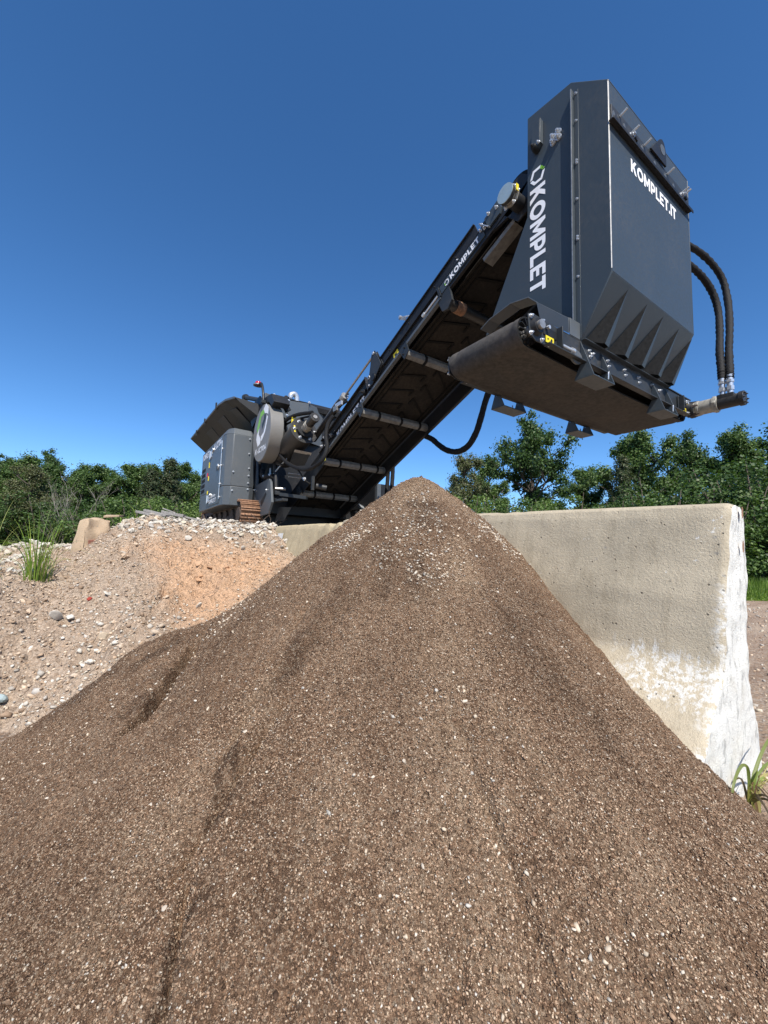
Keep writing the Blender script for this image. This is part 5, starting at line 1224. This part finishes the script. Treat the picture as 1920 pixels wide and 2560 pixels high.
tag(b.build('wire_tangle', loc=Vector((1.5, 4.9, .24))), 'tangle of rusty wire beside the crusher track and the barrier end', 'wire')

def blades(name, cx, cy, n, h0, h1, w, spread, lean, label, zf, colr, loc_z=None, dirs=None, cat='grass'):
    V = []; F = []; Cc = []; z0 = float(zf(np.array([cx]), np.array([cy]))[0]) if loc_z is None else loc_z
    for i in range(n):
        a = random.uniform(0, 2 * math.pi); rr_ = spread * math.sqrt(random.random()); p = Vector((rr_ * math.cos(a), rr_ * math.sin(a), -.015))
        h = random.uniform(h0, h1); ln = random.uniform(.1, 1.) * lean
        dv = Vector((math.cos(a), math.sin(a), 0)) if dirs is None else Vector(dirs[i % len(dirs)]).normalized()
        dv = (dv + Vector((random.uniform(-.5, .5), random.uniform(-.5, .5), 0)) * .6).normalized(); sd = dv.cross(Vector((0, 0, 1)))
        sd = (sd + dv * random.uniform(-.6, .6)).normalized(); k = 8; c = np.array(colr[i % len(colr)]) * random.uniform(.75, 1.25)
        ww = w * random.uniform(.6, 1.2)
        for j in range(k + 1):
            t = j / k; q = p + Vector((0, 0, h * (t - .35 * ln * t * t * t))) + dv * (ln * h * .75 * t * t); q.z -= max(0, ln - .5) * h * .9 * t ** 3
            wd = ww * (1 - t ** 1.6) * .5 + .0003
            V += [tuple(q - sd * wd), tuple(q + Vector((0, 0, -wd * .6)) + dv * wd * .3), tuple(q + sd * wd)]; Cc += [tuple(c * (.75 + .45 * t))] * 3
        o = len(V) - 3 * (k + 1)
        for j in range(k): F += [(o + 3 * j, o + 3 * j + 1, o + 3 * j + 4, o + 3 * j + 3), (o + 3 * j + 1, o + 3 * j + 2, o + 3 * j + 5, o + 3 * j + 4)]
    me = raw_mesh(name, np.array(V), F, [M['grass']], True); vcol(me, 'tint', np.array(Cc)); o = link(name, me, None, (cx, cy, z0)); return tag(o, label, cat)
GRN = [(.16, .26, .035), (.22, .32, .05), (.12, .21, .03), (.27, .34, .07)]; STRAW = [(.32, .27, .13), (.22, .24, .08)]
blades('grass_clump', -.47, 3.86, 75, .22, .62, .0065, .09, .95, 'tall bright green grass clump at the left edge of the gravel bank', bank_z, GRN + STRAW[1:])
blades('dry_grass', -.82, 3.80, 26, .25, .70, .006, .16, 1.1, 'sparse dry weed stalks left of the bright green grass clump', bank_z, STRAW + GRN)
blades('grass_tuft', .03, 5.15, 9, .12, .26, .007, .05, .9, 'few thin grass blades between the grey slab and the board heap, left tuft', bank_z, GRN)
blades('grass_tuft', .17, 5.12, 7, .15, .34, .008, .03, .7, 'upright grass tuft directly left of the board heap', bank_z, GRN)
blades('grass_tuft', -.95, 3.40, 40, .05, .14, .008, .10, .8, 'short green grass at the very left under the dry stalks', bank_z, GRN)
# grass at the barrier end
GZ = -.725
V = []; F = []; Cc = []
def strip(pts, w, c):
    P = [Vector(p) for p in pts]; Q = []
    for i in range(len(P) - 1):
        p0 = P[max(i - 1, 0)]; p1 = P[i]; p2 = P[i + 1]; p3 = P[min(i + 2, len(P) - 1)]
        for k in range(6):
            t = k / 6; Q.append(.5 * ((2 * p1) + (p2 - p0) * t + (2 * p0 - 5 * p1 + 4 * p2 - p3) * t * t + (3 * p1 - p0 - 3 * p2 + p3) * t ** 3))
    Q.append(P[-1]); o = len(V); n_ = len(Q)
    for i, q in enumerate(Q):
        d = (Q[min(i + 1, n_ - 1)] - Q[max(i - 1, 0)]).normalized(); s_ = d.cross(Vector((-.85, -.40, .35))).normalized(); t = i / (n_ - 1)
        ww = w * .5 * min(1, 3 * t + .35) * (1 - t ** 2.5) + .0004
        V.extend([tuple(q - s_ * ww), tuple(q + Vector((.5, .8, -.3)) * ww * .35), tuple(q + s_ * ww)]); Cc.extend([c] * 3)
    for i in range(n_ - 1): F.extend([(o + 3 * i, o + 3 * i + 1, o + 3 * i + 4, o + 3 * i + 3), (o + 3 * i + 1, o + 3 * i + 2, o + 3 * i + 5, o + 3 * i + 4)])
gx0, gy0 = 1.605, .432
strip([(1.595, .43, -.72), (1.592, .425, -.64), (1.562, .42, -.592), (1.475, .41, -.565), (1.40, .405, -.585), (1.372, .405, -.64), (1.37, .405, -.69)], .008, (.17, .20, .06))
strip([(1.60, .43, -.72), (1.645, .43, -.655), (1.715, .425, -.595), (1.80, .42, -.56), (1.90, .41, -.535)], .009, (.15, .18, .055))
strip([(1.60, .43, -.72), (1.625, .42, -.65), (1.70, .41, -.615), (1.82, .40, -.625), (1.92, .40, -.66)], .007, (.15, .19, .05))
for i in range(22):
    a = random.uniform(-.03, .09); strip([(gx0 + a * .5, gy0 + random.uniform(-.02, .01), GZ - .01), (gx0 + a, gy0 - .01, GZ + random.uniform(.04, .08)), (gx0 + a * 1.5 + .01, gy0 - .02, GZ + random.uniform(.04, .12))], random.uniform(.003, .007), random.choice([(.26, .24, .07), (.19, .24, .05), (.33, .28, .12), (.15, .09, .05)]))
for i in range(9):
    a = random.uniform(-2.6, .6); l_ = random.uniform(.6, 1.4); strip([(gx0, gy0, GZ + .01), (gx0 + .05 * l_ * math.cos(a), gy0 + .05 * l_ * math.sin(a), GZ + .06), (gx0 + .15 * l_ * math.cos(a), gy0 + .15 * l_ * math.sin(a), GZ + .0)], .006, (.10, .075, .05))
V = np.array(V) - np.array([gx0, gy0, GZ]); me = raw_mesh('grass_tuft', V, F, [M['grass']], True); vcol(me, 'tint', np.array(Cc))
tag(link('grass_tuft', me, None, (gx0, gy0, GZ)), 'long arching grass blades at the foot of the white barrier end', 'grass')

# ------------------------------------------------------------------ trees
def leaf_cloud(P, N, size, colr, up=.35):
    """leaf blades at points P with outward directions N"""
    n = len(P); d = N + rng.normal(0, .55, (n, 3)); d[:, 2] += up; d /= np.linalg.norm(d, axis=1, keepdims=True)
    t = rng.normal(size=(n, 3)); t -= d * (t * d).sum(1, keepdims=True); t /= np.linalg.norm(t, axis=1, keepdims=True); s = np.cross(d, t)
    L = size * rng.uniform(.6, 1.3, (n, 1)); W = L * .36
    V = np.stack([P - t * L * .5, P + s * W - d * L * .08, P + t * L * .5 - d * L * .12, P - s * W - d * L * .08], 1).reshape(-1, 3)
    F = np.arange(n * 4).reshape(n, 4); c = np.array(colr); cc = c[rng.integers(0, len(c), n)] * rng.uniform(.7, 1.3, (n, 1))
    return V, F, np.repeat(cc, 4, 0)
LG = {'dark': [(.040, .078, .022), (.055, .100, .028), (.030, .060, .018), (.080, .128, .036)],
      'mid': [(.062, .112, .029), (.082, .136, .036), (.046, .086, .024), (.110, .165, .048)],
      'light': [(.092, .150, .034), (.115, .175, .042), (.068, .116, .028), (.140, .192, .056)],
      'olive': [(.095, .114, .044), (.118, .132, .058), (.070, .086, .034), (.132, .124, .068)],
      'cedar': [(.052, .078, .034), (.070, .094, .040), (.038, .060, .027), (.086, .088, .047)]}
TREES = {}
def tree_mesh(key, seed, h, kind, colr, leaf=.12, n_leaf=11000, width=.36, base=.12):
    """h metres tall prototype: trunk and limbs (bark) and crown (leaves)"""
    random.seed(seed); b = MB(); tips = []
    def limb(p, d, length, r, depth):
        pts = [p]; q = p; dd = d
        for k in range(4):
            dd = (dd + Vector((random.uniform(-.22, .22), random.uniform(-.22, .22), random.uniform(-.05, .16)))).normalized(); q = q + dd * length / 4; pts.append(q)
        b.tube(pts, [r * (1 - .17 * i) for i in range(5)], M['bark'], 6, 1)
        if depth == 0: tips.append((q, dd)); tips.append((pts[3], dd)); return
        for k in range(random.randint(4, 6)):
            i = random.randint(1, 4); a = random.uniform(0, 6.28); sp = random.uniform(.5, 1.1)
            nd = (dd + Vector((math.cos(a) * sp, math.sin(a) * sp, random.uniform(-.2, .45)))).normalized(); limb(pts[i], nd, length * random.uniform(.5, .72), r * .5, depth - 1)
    P = []; N = []
    if kind == 'broad':
        tr = [Vector((0, 0, -.3))]; q = Vector((0, 0, 0)); r0 = h * .020
        for k in range(6): q = Vector((q.x + random.uniform(-.03, .03) * h, q.y + random.uniform(-.03, .03) * h, (k + 1) / 6 * h * .84)); tr.append(q)
        b.tube(tr, [r0 * (1 - .13 * i) for i in range(7)], M['bark'], 9, 1)
        nl = 24
        for k in range(nl):
            t = base + (.97 - base) * (k + .5) / nl; i = min(int(t * 6) + 1, 6); a = k * 2.4 + random.uniform(-.5, .5)
            wd = width * h * (1.0 - .70 * max(0, t - .45) / .55) * (.72 + .28 * min(1, t / .35)) * random.uniform(.38, 1.28)
            limb(tr[i] if t > .9 else tr[i - 1].lerp(tr[i], .6), Vector((math.cos(a), math.sin(a), random.uniform(.10, .5) + .7 * t)).normalized(), wd * .72, r0 * .42, 1)
        for k in range(7): tips.append((tr[-1] + Vector((random.uniform(-.06, .06) * h, random.uniform(-.06, .06) * h, h * random.uniform(.02, .15))), Vector((0, 0, 1))))
        m_ = n_leaf // len(tips)
        for (q, d) in tips:
            mm = int(m_ * random.uniform(.3, 1.8)); g = rng.normal(0, 1, (mm, 3)); g /= np.linalg.norm(g, axis=1, keepdims=True); rad = h * random.uniform(.026, .078)
            rr2 = np.minimum(np.abs(rng.normal(0, .62, (mm, 1))) + .12, rng.uniform(.9, 1.3, (mm, 1))); P.append(np.array(q) + g * rr2 * np.array([rad, rad, rad * .85])); N.append(g)
    elif kind == 'cedar':
        tr = [Vector((random.uniform(-.02, .02) * h, random.uniform(-.02, .02) * h, -.3 + (h + .3) * k / 6)) for k in range(7)]
        b.tube(tr, [h * .018 * (1 - .155 * i) for i in range(7)], M['bark'], 7, 1)
        nb = 72
        for k in range(nb):
            t = .04 + .95 * (k + .5) / nb; a = k * 2.4; ln = width * h * (1 - t) ** .75 * random.uniform(.55, 1.15) + .03 * h
            p0 = Vector((0, 0, t * h * .97)); d = Vector((math.cos(a), math.sin(a), .40 + .5 * t)).normalized(); mm = int(n_leaf / nb * (.35 + 1.3 * (1 - t)))
            b.tube([p0, p0 + d * ln * .5, p0 + d * ln], [.012 * h * .5, .004 * h, .001 * h], M['bark'], 4, 1)
            u_ = rng.uniform(.2, 1.05, mm); wd = .085 * h * (1.05 - u_) * (1 - .6 * t) + .012 * h
            g = rng.normal(0, 1, (mm, 3)); P.append(np.array(p0) + np.outer(u_ * ln, np.array(d)) + g * wd[:, None] * .55); N.append(np.tile(np.array(d), (mm, 1)) * .8 + g * .3)
    else:                                                                        # shrub: many stems, foliage to the ground
        for k in range(26):
            a = k * 2.4; rr_ = width * h * math.sqrt((k + .5) / 26); top_ = h * (1 - .50 * (rr_ / (width * h)) ** 2) * random.uniform(.72, 1.05)
            q = Vector((rr_ * math.cos(a), rr_ * math.sin(a), top_)); b.tube([Vector((q.x * .3, q.y * .3, -.2)), Vector((q.x * .7, q.y * .7, top_ * .5)), q], [.012 * h, .008 * h, .002 * h], M['bark'], 5, 1)
            for z_ in np.arange(.12, 1.0, .20):
                mm = int(n_leaf / 130 * random.uniform(.5, 1.5)); g = rng.normal(0, 1, (mm, 3)); g /= np.linalg.norm(g, axis=1, keepdims=True); rad = h * random.uniform(.07, .14)
                c = np.array([q.x * (.55 + .45 * z_) + random.uniform(-.1, .1) * h, q.y * (.55 + .45 * z_) + random.uniform(-.1, .1) * h, top_ * z_]); P.append(c + g * rng.uniform(.3, 1, (mm, 1)) ** .5 * rad * np.array([1, 1, .8])); N.append(g)
    V, F, Cc = leaf_cloud(np.concatenate(P), np.concatenate(N), leaf, LG[colr])
    crown = raw_mesh('crown', V, F, [M['leaf']]); vcol(crown, 'tint', Cc)
    trunk = raw_mesh('trunk', np.array(b.v), b.f, [M['bark']], True); TREES[key] = (trunk, crown, h)
tree_mesh('A', 11, 6, 'broad', 'dark', .092, 42000, .34, .08); tree_mesh('B', 23, 6, 'broad', 'mid', .09, 42000, .38, .07)
tree_mesh('C', 37, 6, 'broad', 'olive', .082, 22000, .38, .10); tree_mesh('D', 41, 6, 'broad', 'mid', .088, 40000, .32, .06)
tree_mesh('E', 53, 6, 'cedar', 'cedar', .075, 26000, .22); tree_mesh('S', 61, 3, 'shrub', 'mid', .062, 26000, .62); tree_mesh('T', 67, 3, 'shrub', 'light', .06, 26000, .7); tree_mesh('U', 71, 3, 'shrub', 'dark', .062, 26000, .62)
def at(bearing, dist):                                                           # a spot so many metres ahead, so far to the side
    return Vector((.83190 * bearing * dist + .55277 * dist, -.55464 * bearing * dist + .83349 * dist, 0))
def plant(key, bearing, dist, h, rot, label, wide=1.0, z=-.9):
    trunk, crown, h0 = TREES[key]; shrub = key in 'STU'; nm = {'E': 'cedar_tree'}.get(key, 'shrub' if shrub else 'broadleaf_tree')
    p = at(bearing, dist); o = bpy.data.objects.new(nm, None); col.objects.link(o); o.location = (p.x, p.y, z); s = h / h0
    o.scale = (s * wide, s * wide, s); o.rotation_euler = (0, 0, rot)
    t = link('trunk', trunk, o); c = link('crown', crown, o); return tag(o, label, 'shrub' if shrub else 'tree', 'shrubs along the edge of the woods' if shrub else 'trees behind the yard')
# right of the pile
plant('C', .185, 19, 5.6, .4, 'sparse olive tree directly right of the pile top, left of the tall dark tree', 1.0)
plant('A', .375, 17, 6.9, 1.0, 'tallest dark round tree behind the barrier, below the two fork pockets', .95)
plant('B', .27, 21, 6.0, 2.2, 'mid green tree tucked between the olive tree and the tallest dark tree', .9)
plant('D', .51, 20, 5.4, .3, 'low mid green tree between the tallest dark tree and the tree under the motor', 1.1)
plant('B', .635, 18, 6.6, 4.0, 'wide mid green tree below the right end of the cross conveyor', 1.0)
plant('E', .60, 16.5, 5.2, 1.0, 'narrow cedar standing in front of the wide mid green tree', 1.0)
plant('A', .75, 19, 7.0, 2.9, 'dark green tree right below the hydraulic motor', .85)
plant('D', .885, 16.5, 6.5, 5.2, 'green tree behind the right end of the barrier top', .95)
plant('A', 1.02, 16, 7.3, 3.9, 'dark green tree cut off by the right edge of the photo', 1.0)
plant('B', 1.12, 19, 8.3, .9, 'tall tree at the far right, its top highest of the right hand trees', 1.0)
plant('C', .06, 24, 4.6, 2.0, 'small olive tree seen under the conveyor between its hanging hoses and the pile', 1.0)
plant('T', .20, 14.5, 3.4, .5, 'light green shrub leaning out beside the right slope of the pile', 1.1)
plant('S', .33, 14, 3.2, 1.9, 'mid green shrub behind the left third of the long barrier', 1.2)
plant('T', .46, 14.5, 3.3, 3.3, 'light green shrub behind the middle of the long barrier', 1.2)
plant('S', .58, 13.5, 3.2, 4.4, 'mid green shrub behind the long barrier, under the narrow cedar', 1.2)
plant('U', .70, 13, 3.6, 5.6, 'dark shrub behind the right third of the long barrier', 1.2)
plant('S', .82, 13, 3.9, .2, 'mid green shrub just left of the white barrier end', 1.2)
plant('U', .96, 13, 4.8, 1.3, 'dark shrub in the gap right of the white barrier end', 1.2)
plant('U', 1.10, 13.5, 5.2, 2.6, 'dark shrub at the right edge above the strip of grass', 1.2)
# left of the crusher
plant('A', -.95, 22, 5.4, .7, 'dark tree cut off by the left edge of the photo', 1.1)
plant('A', -.845, 24, 6.2, 2.0, 'tall dark tree with the highest top left of the concrete block', .9)
plant('D', -.76, 22, 4.7, 3.1, 'rounded dark green tree above the concrete block', 1.2)
plant('B', -.68, 25, 5.0, 4.4, 'mid green tree between the concrete block and the board heap', 1.2)
plant('D', -.60, 26, 5.9, 5.5, 'green tree left of the two pointed cedars', 1.1)
plant('E', -.545, 21, 5.4, .4, 'pointed cedar with the tallest spire left of the crusher', 1.25)
plant('E', -.59, 20, 4.6, 2.4, 'shorter pointed cedar left of the tallest spire', 1.3)
plant('B', -.485, 25, 5.4, 1.5, 'mid green tree touching the engine cover of the crusher', 1.0)
plant('C', -.89, 17, 4.0, 2.6, 'dull olive tree behind the tall grass clump', 1.2)
plant('U', -.97, 17, 3.1, .8, 'dark shrub at the left edge behind the dry weed stalks', 1.4)
plant('U', -.82, 18, 3.3, 2.2, 'dark shrub behind the bare dead tree', 1.4)
plant('S', -.71, 17, 2.7, 3.6, 'mid green shrub behind the thin grass blades on the crest', 1.5)
plant('S', -.60, 17, 3.2, 5.0, 'mid green shrub behind the board heap', 1.5)
plant('T', -.48, 17, 3.2, .1, 'light green shrub at the lower left corner of the crusher', 1.4)
plant('S', -.12, 20, 3.6, .6, 'mid green shrub seen between the crusher tank and the conveyor', 1.3)
plant('B', -.725, 24, 5.5, 2.7, 'green tree right behind the concrete block and left of the thin crest grass', 1.3)
plant('D', -.63, 23, 5.4, 1.2, 'bushy green tree behind the thin grass blades on the crest', 1.3)
plant('B', -.90, 21, 5.2, 5.0, 'green tree behind the dry weed stalks, right of the tree cut by the photo edge', 1.2)
plant('B', -.51, 23, 5.6, 3.3, 'green tree in the gap between the tallest cedar spire and the crusher', 1.1)
# bare dead tree
random.seed(5); b = MB()
def twig(p, d, L, r, depth):
    pts = [p]; q = p
    for k in range(4): d = (d + Vector((random.uniform(-.25, .25), random.uniform(-.25, .25), random.uniform(-.05, .2)))).normalized(); q = q + d * L / 4; pts.append(q)
    b.tube(pts, [r * (1 - .18 * i) for i in range(5)], M['deadwood'], 5, 1)
    if depth:
        for k in range(4): a = random.uniform(0, 6.28); twig(pts[random.randint(1, 4)], (d + Vector((math.cos(a), math.sin(a), random.uniform(0, .6))) * .8).normalized(), L * .62, r * .5, depth - 1)
p = at(-.80, 15.5); p.z = -.9
for k in range(3): twig(p, Vector((random.uniform(-.3, .3), random.uniform(-.3, .3), 1)).normalized(), 1.8, .026, 3)
tag(b.build('dead_tree', loc=p), 'bare pale dead tree in front of the dark woods above the concrete block', 'dead tree')
# woods further back, one mass
P = []; N = []; Cs = []
for k in range(900):
    be = random.uniform(-1.35, 1.6); d_ = random.uniform(27, 34); hh = (3.6 + 1.6 * float(vnoise(np.array([be * 5.]), np.array([3.]), 9)[0]) + (1.2 if be > .6 else .9 if be < -.42 else 0)) * random.uniform(.25, 1.)
    if -.40 < be < .10: hh *= .6
    c = at(be, d_); g = rng.normal(0, 1, (60, 3)); g /= np.linalg.norm(g, axis=1, keepdims=True); P.append(np.array([c.x, c.y, -.9 + hh]) + g * rng.uniform(.3, 1, (60, 1)) * np.array([.9, .9, .7])); N.append(g)
V, F, Cc = leaf_cloud(np.concatenate(P), np.concatenate(N), .30, LG['dark'] + LG['mid'])
me = raw_mesh('far_woods', V, F, [M['leaf']]); vcol(me, 'tint', Cc); tag(link('far_woods', me), kind='stuff')
# grass strip at the far edge of the yard
n = 34000; be = rng.uniform(.78, 1.5, n); di = rng.uniform(8.8, 14, n); X = .83190 * be * di + .55277 * di; Y = -.55464 * be * di + .83349 * di
Z = ground_z(X, Y); hg = rng.uniform(.12, .50, n) * sstep(8.4, 10.2, di); a = rng.uniform(0, 6.28, n); w_ = .014
base = np.stack([X, Y, Z], -1); sd = np.stack([np.cos(a), np.sin(a), a * 0], -1) * w_; tip = base + np.stack([rng.normal(0, .09, n), rng.normal(0, .09, n), hg], -1)
V = np.stack([base - sd, base + sd, tip], 1).reshape(-1, 3); c = pick([(.10, .17, .03), (.14, .22, .04), (.18, .25, .05)], n, .25)
me = raw_mesh('yard_grass', V, np.arange(n * 3).reshape(n, 3), [M['grass']]); vcol(me, 'tint', np.repeat(c, 3, 0)); tag(link('yard_grass', me), kind='stuff')
